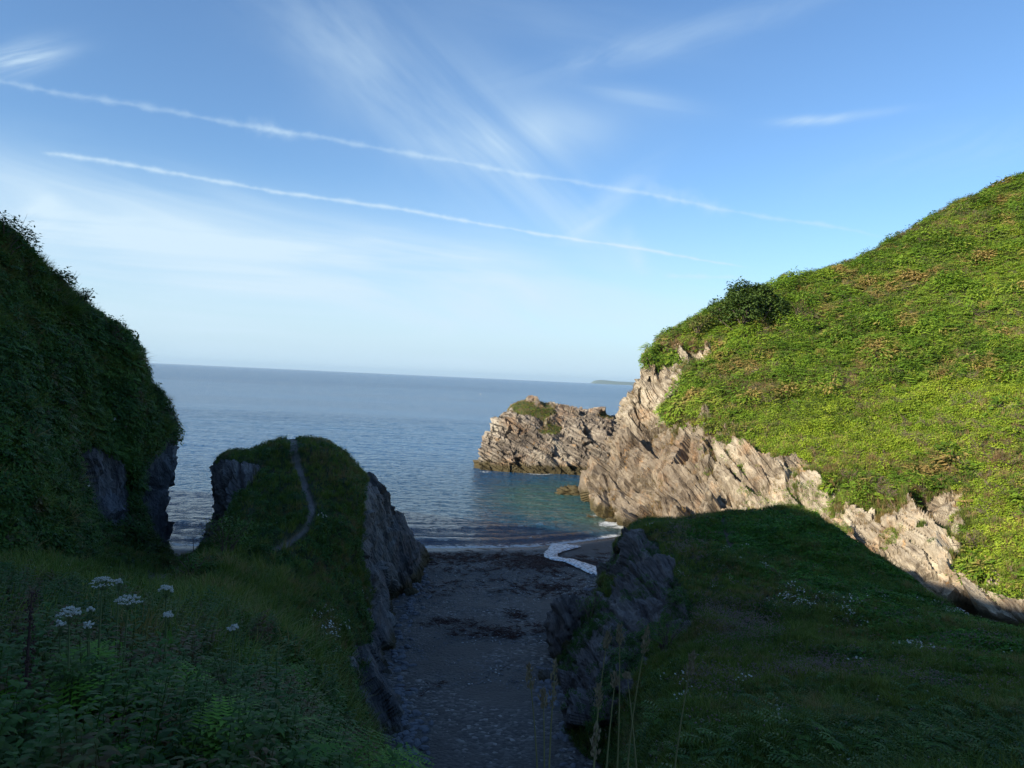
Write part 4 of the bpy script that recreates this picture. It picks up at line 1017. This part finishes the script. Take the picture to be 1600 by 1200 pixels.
beach_scatter('pale_pebbles', 'pale', [(760,940,90,50,3),(720,1060,70,70,2),(900,920,25,14,2)], 700, (0.02, 0.06), 'a few pale pebbles and shell bits on the dark beach')
beach_scatter('seaweed', 'wrack', WB+[(690,974,16,3,1.2),(730,980,20,6,1.5),(785,988,20,4,1.2),(805,965,6,4,.5),(845,983,7,3,.5),(700,920,60,8,.4),(660,1070,20,8,.3)], 850, (0.3, 0.75), 'dark red seaweed washed up in lines on the beach')

# ================================================================== SINGLE THINGS
def thing(name, label, cat, loc, group=None):
    o = bpy.data.objects.new(name, None); COL.objects.link(o); o.location = tuple(loc); o.empty_display_size = 0.3
    o['label'] = label; o['category'] = cat
    if group: o['group'] = group
    return o
def part(name, b, material, parent, smooth=False):
    return link(name, b.mesh(name, material, smooth), parent)
def surf(land, px, py):
    """point of a land surface seen at a photo pixel"""
    g, n, veg, pth, qx, qy, dd = LANDS[land]
    a = (qx-px)**2+(qy-py)**2+np.where(np.einsum('ijk,ijk->ij', n, CAM-g) < 0, 400, 0)+np.where(dd < 0, 1e9, 0)
    k = np.unravel_index(np.argmin(a), a.shape); return g[k].copy()

def crown(b, centres, leaf, nleaf, shell=0.75):
    for (c, r) in centres:
        c = Vector(c)
        for i in range(int(nleaf*r*r)):
            u = Vector((random.gauss(0, 1), random.gauss(0, 1), random.gauss(0, 1))).normalized()
            if u.z < -0.5: u.z *= -1
            p = c+u*r*U(shell, 1.05)*(0.9+0.25*math.sin(u.x*5+c.x)*math.sin(u.y*6+c.y))
            d = Vector((u.x+U(-.8, .8), u.y+U(-.8, .8), u.z*0.4+U(-.6, .3)))
            b.leaf(p, d, (u.x, u.y, u.z+0.6), leaf*U(.6, 1.2), leaf*U(.5, .8))
def make_tree(px, py, d, wpx, hpx, name, label, cat, seed, leaf=0.34, dens=110, material=None, blobs_n=16, sink=0.5):
    random.seed(seed)
    top = P(px, py, d); s_ = d/1200; W_, H_ = wpx*s_, hpx*s_
    base = P(px, py+hpx, d); t = thing(name, label, cat, base)
    tr = MB(); tips = []
    tr.tube([(0, 0, -sink), (0.1*W_*0.3, 0, H_*0.2), (0, 0, H_*0.45)], [W_*0.035, W_*0.028, W_*0.02], 7)
    cs = []
    for k in range(blobs_n):
        a = 6.283*k/blobs_n*2.6+U(-.3, .3); q = U(0.15, 1)
        x = math.cos(a)*W_*0.36*q; y = math.sin(a)*W_*0.30*q
        z = H_*(0.30+0.52*(1-q*q*0.75)*U(0.6, 1.0)); r = W_*U(0.07, 0.17)
        z = min(z*U(.9, 1.12), H_-r*0.6); cs.append(((x, y, z), r))
        tr.tube([(0, 0, H_*0.12), (x*.45, y*.45, z*.55), (x, y, z)], [W_*.014, W_*.009, W_*.004], 5)
    part('trunk', tr, M_trunk, t, True)
    cb = MB(); crown(cb, cs, leaf, dens); part('crown', cb, material or ML_tree, t)
    return t
make_tree(1172, 434, 93.0, 158, 112, 'tree', 'round dark green tree standing alone near the crest of the sunlit headland', 'tree', 3, 0.36, 150, blobs_n=40, sink=1.0)
def bush(px, py, land, w_, h_, label, seed, dens=200, leaf=0.16, material=None, n=8, name='shrub', off=0.0, d=None):
    """low shrub rooted on the land at a photo pixel, w_ x h_ metres"""
    random.seed(seed)
    base = surf(land, px, py) if d is None else P(px, py, d)
    t = thing(name, label, 'shrub', base)
    tr = MB(); cs = []
    for k in range(n):
        a = U(0, 6.28); q = U(0.1, 1.0); r = w_*U(.16, .26); x = math.cos(a)*w_*.36*q; y = math.sin(a)*w_*.30*q
        z = min(h_*U(.45, .85)*(1-.4*q), h_-r*.7); cs.append(((x, y, max(z, r*.3)), r)); tr.tube([(x*.1, y*.1, -.3), (x*.5, y*.5, z*.6), (x, y, z)], [.05, .03, .012], 4)
    for k in range(10):
        a = U(0, 6.28); x, y = math.cos(a)*w_*.3, math.sin(a)*w_*.3; tr.tube([(x*.3, y*.3, h_*.4), (x*.9, y*.9, h_*.75), (x*1.1, y*1.1, h_*U(.85, 1.02))], [.015, .009, .003], 3)
    part('stem', tr, M_twig, t); cb = MB(); crown(cb, cs, leaf, dens, 0.55); part('foliage', cb, material or ML_dark, t)
    return t
BD = [(18,378,'cliff',3.0,1.9,'largest dark shrub on the left cliff skyline at the frame edge',1),
      (48,412,'cliff',1.6,1.0,'low dark shrub just below the largest one on the left cliff skyline',2),
      (96,445,'cliff',2.2,1.3,'rounded dark shrub on the left cliff skyline where the slope first steepens',3),
      (122,465,'cliff',1.3,0.9,'small ragged shrub beside the rounded one on the left cliff skyline',4),
      (172,518,'cliff',1.8,1.2,'dark shrub overhanging the notch halfway down the left cliff skyline',5),
      (215,585,'cliff',1.2,0.7,'thin shrub low on the left cliff skyline just above the sea horizon',6),
      (272,682,'cliff',1.3,0.8,'leafy shrub on the outermost lip of the left cliff',7)]
for (px, py, ld, w_, h_, lb, sd_) in BD: bush(px-4, py+20, ld, w_, h_, lb, sd_)
bush(352, 868, 'sea_stack_ridge', 3.0, 1.5, 'rounded bramble bush at the left foot of the sea stack', 21, 260, 0.10)
bush(300, 905, 'sea_stack_ridge', 1.5, 0.8, 'small leafy bush beside the path through the gap', 22, 260, 0.10)
bush(1524, 322, 'headland', 3.0, 1.8, 'dark twiggy bush high on the headland skyline', 23, 120, 0.25, ML_scrub, d=103)
bush(1462, 362, 'headland', 4.0, 1.2, 'low wide bush on the headland skyline below the twiggy one', 24, 120, 0.25, ML_scrub, d=103)
bush(1278, 438, 'headland', 3.5, 1.0, 'sparse low bush on the headland skyline to the right of the tree', 25, 60, 0.22, ML_scrub, d=101)
bush(1090, 520, 'headland', 4.5, 2.0, 'mid green bush tucked against the left side of the headland tree', 26, 120, 0.25, ML_scrub, d=94)
bush(1245, 492, 'headland', 3.0, 1.6, 'paler bush with bare twigs at the right side of the headland tree', 27, 60, 0.22, ML_scrub, d=91)
bush(925, 968, 'mound', 1.7, 1.4, 'leafy bush growing from the rock face above the beach', 28, 300, 0.09)
bush(868, 1020, 'mound', 1.3, 1.0, 'bush hanging over the lowest rocks beside the beach', 29, 300, 0.09)
bush(1040, 1015, 'mound', 2.0, 1.2, 'yellowish green bush on the near corner of the mound', 30, 260, 0.08, ML_grass)

# boulders
def boulder(px, py, d, size, label, seed, bed, material, name='boulder', z=None, cat='rock', group=None):
    base = P(px, py, d)
    if z is not None: base[2] = z
    nu, nv = 44, 64
    th = np.linspace(0.02, math.pi-0.02, nu); ph = np.linspace(0, 2*math.pi, nv)
    T, F = np.meshgrid(th, ph, indexing='ij')
    u = np.stack([np.sin(T)*np.cos(F), np.sin(T)*np.sin(F), np.cos(T)], -1)
    sp = np.sign(u)*np.abs(u)**0.75
    g = sp*np.array(size)*0.5; w_ = g+base
    g = g+u*(strata(w_, bed, 0.28*max(size)**.5, 0.7, seed)*0.12*max(size)+0.10*max(size)*fbm(w_, 1.2/max(size)*1.5, 3, seed))[..., None]
    g[:, -1] = g[:, 0]
    f = quads(nu, nv)
    me = mesh_np(name, g, f[:, ::-1], material, {'veg': np.zeros(g.shape[:2]), 'path': np.zeros(g.shape[:2])})
    o = link(name, me); o.location = tuple(base); o['label'] = label; o['category'] = cat
    if group: o['group'] = group
    return o
boulder(898, 768, 96, (4.6, 2.2, 1.4), 'low wave-washed rock in the water off the headland nose', 3, BED_ISLE, M_isle, 'sea_rock', 0.15)
boulder(930, 780, 91, (3.0, 2.0, 2.0), 'brown rock against the headland where the white water breaks', 4, BED_ISLE, M_isle, 'sea_rock', 0.2)
boulder(978, 822, 76.5, (1.9, 1.4, 0.9), 'small dark rock in the shallows at the beach corner', 5, BED_ISLE, M_isle, 'sea_rock', 0.1)
boulder(955, 818, 78, (1.2, 0.8, 0.5), 'smallest dark rock just awash off the beach corner', 6, BED_ISLE, M_isle, 'sea_rock', 0.05)
boulder(890, 990, 36.5, (2.0, 2.4, 3.6), 'leaning slab of grey slate at the edge of the beach', 7, BED_SLAB, M_mound, 'slate_slab')
boulder(652, 885, 56, (1.6, 1.6, 1.8), 'dark boulder at the seaward toe of the stack', 8, BED_SLAB, M_ridge)
boulder(640, 930, 47, (1.0, 1.0, 0.8), 'low grey boulder where the stack meets the shingle', 9, BED_SLAB, M_ridge)
boulder(618, 1150, 27.6, (1.1, 1.6, 1.0), 'grey boulder at the near foot of the ridge rock', 10, BED_SLAB, M_ridge)
boulder(858, 1062, 33.2, (0.9, 1.0, 0.7), 'small boulder below the bush on the beach edge', 11, BED_SLAB, M_mound)

# driftwood
def driftwood(px, py, label, seed, n, ln):
    random.seed(seed); v = P(px, py, 1)-CAM; q = CAM+v*((0.6-14)/v[2]); z = beach_z(q[0], q[1])
    v = v*((z-14)/v[2]); q = CAM+v; t = thing('driftwood', label, 'driftwood', q)
    for k in range(n):
        b = MB(); a = U(-.5, .5) if n < 6 else U(0, 6.28); l_ = ln*U(.4, 1); d = Vector((math.cos(a), math.sin(a), U(-.03, .15 if n < 6 else .5)))
        p = Vector((U(-.4, .4)*ln*.5, U(-.3, .3)*ln*.5, .05)); b.tube([p-d*l_*.5+Vector((0, 0, .1)), p+Vector((0, 0, U(.03, .15))), p+d*l_*.5+Vector((0, 0, .08))], [.02, .035, .012], 6)
        part('branch', b, M_drift, t, True)
M_drift = plain('bleached_wood', (0.34, 0.30, 0.26), 0.85, 0.3, 5)
driftwood(768, 924, 'pale driftwood branches lying in the middle of the beach', 5, 4, 1.3)
driftwood(905, 1096, 'tangled heap of bleached driftwood under the near rocks', 6, 14, 0.9)

# buoy
bq = P(751, 614, 640); t = thing('buoy', 'tiny white buoy far out on the open sea', 'buoy', (bq[0], bq[1], 0))
b = MB(); b.ball((0, 0, .2), .45, 12, (1, 1, .7)); part('float', b, M_white, t, True)
b = MB(); b.tube([(0, 0, .4), (0, 0, 1.0)], .05, 6); b.ball((0, 0, 1.05), .12, 8); part('topmark', b, M_white, t, True)

# ---------------------------------------------------------------- foreground flowers and stems
def umbel(px, py, d, r, label, seed, h=0.9, rays=14, tilt=0.2):
    r *= 0.85; random.seed(seed); top = P(px, py, d); t = thing('cow_parsley', label, 'flower', top-np.array([0, 0, h]), 'cow parsley in flower on the near left slope')
    st = MB(); lx, ly = U(-.06, .06), U(-.06, .06)
    hub = Vector((0, 0, h-0.07)); st.tube([(lx, ly, 0), (lx*.4, ly*.4, h*.5), hub], [.007, .006, .004], 6); part('stem', st, M_stem, t, True)
    hd = MB(); ry_ = MB()
    for k in range(rays):
        a = 2.4*k; q = math.sqrt((k+.5)/rays); e = Vector((math.cos(a)*r*q, math.sin(a)*r*q, h-0.25*r*q*q*2+U(-.01, .01)))
        ry_.tube([hub, (hub+e)/2+Vector((0, 0, -.006)), e], [.0022, .0018, .0015], 4)
        for j in range(13):
            a2 = U(0, 6.28); q2 = math.sqrt(U(0, 1))*r*.26; c = e+Vector((math.cos(a2)*q2, math.sin(a2)*q2, .008+U(-.006, .006)))
            hd.ball(c, U(.003, .006), 5, (1, 1, .55), j)
    part('ray', ry_, M_stem, t)
    part('flower_head', hd, M_white, t)
    for k in range(4):
        lf = MB(); a = U(0, 6.28); p = Vector((lx*.5, ly*.5, h*U(.25, .6)))
        for j in range(9):
            q = j/9; d_ = Vector((math.cos(a), math.sin(a), .25)); sd_ = Vector((-math.sin(a), math.cos(a), 0))
            for sg in (-1, 1): lf.leaf(p+d_*.16*q, sd_*sg+d_*.5, (0, 0, 1), .06*(1.1-q), .022)
        part('leaf', lf, ML_nearfern, t)
    
for k, (px, py, d, r, lb) in enumerate([
    (160,905,4.8,.082,'widest domed white umbel, highest of the flowers on the left slope'),
    (200,934,4.4,.078,'dense domed white umbel just below and right of the highest one'),
    (109,954,3.9,.062,'open white umbel of separate florets, leftmost of the large ones'),
    (260,918,5.0,.050,'half-open white umbel nearest the path'),
    (141,952,4.3,.022,'tiny white umbel between the two dense domes and the open one'),
    (95,974,4.2,.028,'small pale umbel low on the far left beneath the open one'),
    (138,977,4.2,.030,'small drooping umbel under the tiny one'),
    (262,960,4.6,.034,'little flat umbel in the leaves below the half-open one'),
    (365,980,5.6,.045,'pale yellowish umbel standing furthest right on the left slope'),
    (186,909,5.4,.026,'thin white spray to the right of the widest dome')]):
    umbel(px, py, d, r, lb, 50+k, rays=int(8+r*120))
def reed(px, py, d, pxb, lean, label, seed, hd=0.085, hw=0.011):
    """tall grass stem with a clustered seed head; (px,py) is the tip, pxb the stem's place at the bottom of the frame"""
    random.seed(seed); top = P(px, py, d); bot = P(pxb, 1290, d*0.96); t = thing('grass_stem', label, 'grass stem', bot, 'seeding grass stems at the bottom of the view')
    v = Vector(top-bot); f = lambda q: v*q+Vector((lean*math.sin(q*3.1), 0, 0))*0.05*v.length
    st = MB(); st.tube([f(q) for q in (0, .2, .4, .6, .8, .97)], [.0030, .0028, .0024, .002, .0016, .001], 6); part('stem', st, M_straw, t, True)
    s2 = MB(); n_ = 70; q0 = 1-hd/v.length
    for k in range(n_):
        q = q0+(1-q0)*k/n_; lump = 0.45+0.75*abs(math.sin(k/n_*9+seed)); wd_ = hw*lump*math.sin(math.pi*(0.12+0.86*k/n_))**.6
        c = f(q)+Vector((U(-1, 1), U(-1, 1), 0))*wd_; d_ = (v.normalized()+Vector((U(-.5, .5), U(-.5, .5), 0)))
        s2.leaf(c, d_, (U(-1, 1), -1, .2), U(.010, .017), U(.004, .006))
    part('seed_head', s2, M_seed, t)
for k, (px, py, d, pb, ln_, hd, lb) in enumerate([
    (826,1040,2.3,842,.3,.07,'slim seeding stem, leftmost over the dark beach'),
    (868,1034,2.2,856,-.2,.13,'thick lumpy seed head standing over the dark beach'),
    (849,1080,2.25,850,.1,.05,'short seed head low against the thick one'),
    (950,990,2.4,925,-.4,.05,'small pointed seed head before the rock face'),
    (968,978,2.4,960,.2,.06,'blunt seed head, tallest before the rock face'),
    (1013,982,2.3,975,-.5,.075,'long seed head leaning right before the rock face'),
    (936,1072,2.2,918,.2,.06,'leaning seed head low over the rocks'),
    (962,1055,2.2,942,-.2,.035,'pale green stem with a small round head'),
    (932,1135,2.0,922,.0,.08,'greenish unopened head near the bottom edge'),
    (1083,1020,2.3,1045,-.3,.07,'rightmost brown seed head in front of the mound grass'),
    (980,1056,2.2,1000,.2,.01,'bare thin stem forked beside the pale green one')]):
    reed(px, py, d, pb, ln_, lb, 80+k, hd)
# dark dock stalk in the left foreground
random.seed(5); top = P(50, 925, 3.6); t = thing('dock_plant', 'dark brown dock stalk rising above the leaves at far left', 'plant', top-np.array([0, 0, .8]))
st = MB(); st.tube([(-.02, 0, 0), (-.01, 0, .4), (0, 0, .8)], [.009, .008, .003], 6); part('stem', st, M_darkstem, t, True)
sp = MB()
for k in range(150): q = U(.45, 1); sp.ball((U(-.022, .022), U(-.022, .022), .8*q), U(.003, .006), 5, (1, 1, 1.2), k)
part('seed_spike', sp, M_darkstem, t)
# bare twiggy stalk standing in the gap against the sea
random.seed(9); base = P(300, 872, 34); t = thing('dead_stalk', 'thin bare stalk standing against the sea in the gap beside the stack', 'plant', base)
st = MB(); st.tube([(0, 0, -.3), (.05, 0, .5), (0, 0, 1.0)], [.02, .015, .006], 5); part('stem', st, M_twig, t)
br = MB()
for k in range(9): z = U(.3, 1); a = U(0, 6.28); br.tube([(0.03, 0, z), (math.cos(a)*.3, math.sin(a)*.2, z+U(.05, .3))], [.008, .003], 3)
part('branch', br, M_twig, t)
random.seed(1)
# ================================================================== AIR
hz, n, b = mat('sea_air'); hz.node_tree.nodes.remove(b)
vol = n.new('ShaderNodeVolumePrincipled'); vol.inputs['Color'].default_value = (0.62, 0.82, 1.0, 1); vol.inputs['Density'].default_value = 4.5e-5
vol.inputs['Anisotropy'].default_value = 0.2
hz.node_tree.links.new(vol.outputs[0], hz.node_tree.nodes['Material Output'].inputs['Volume'])
x0, x1, y0, y1, z0, z1 = -15000, 15000, -400, 15900, -16, 90
vv = [(x, y, z) for x in (x0, x1) for y in (y0, y1) for z in (z0, z1)]
me = bpy.data.meshes.new('haze'); me.from_pydata(vv, [], [(0, 1, 3, 2), (4, 6, 7, 5), (0, 4, 5, 1), (2, 3, 7, 6), (0, 2, 6, 4), (1, 5, 7, 3)]); me.materials.append(hz)
link('haze', me, kind='stuff')
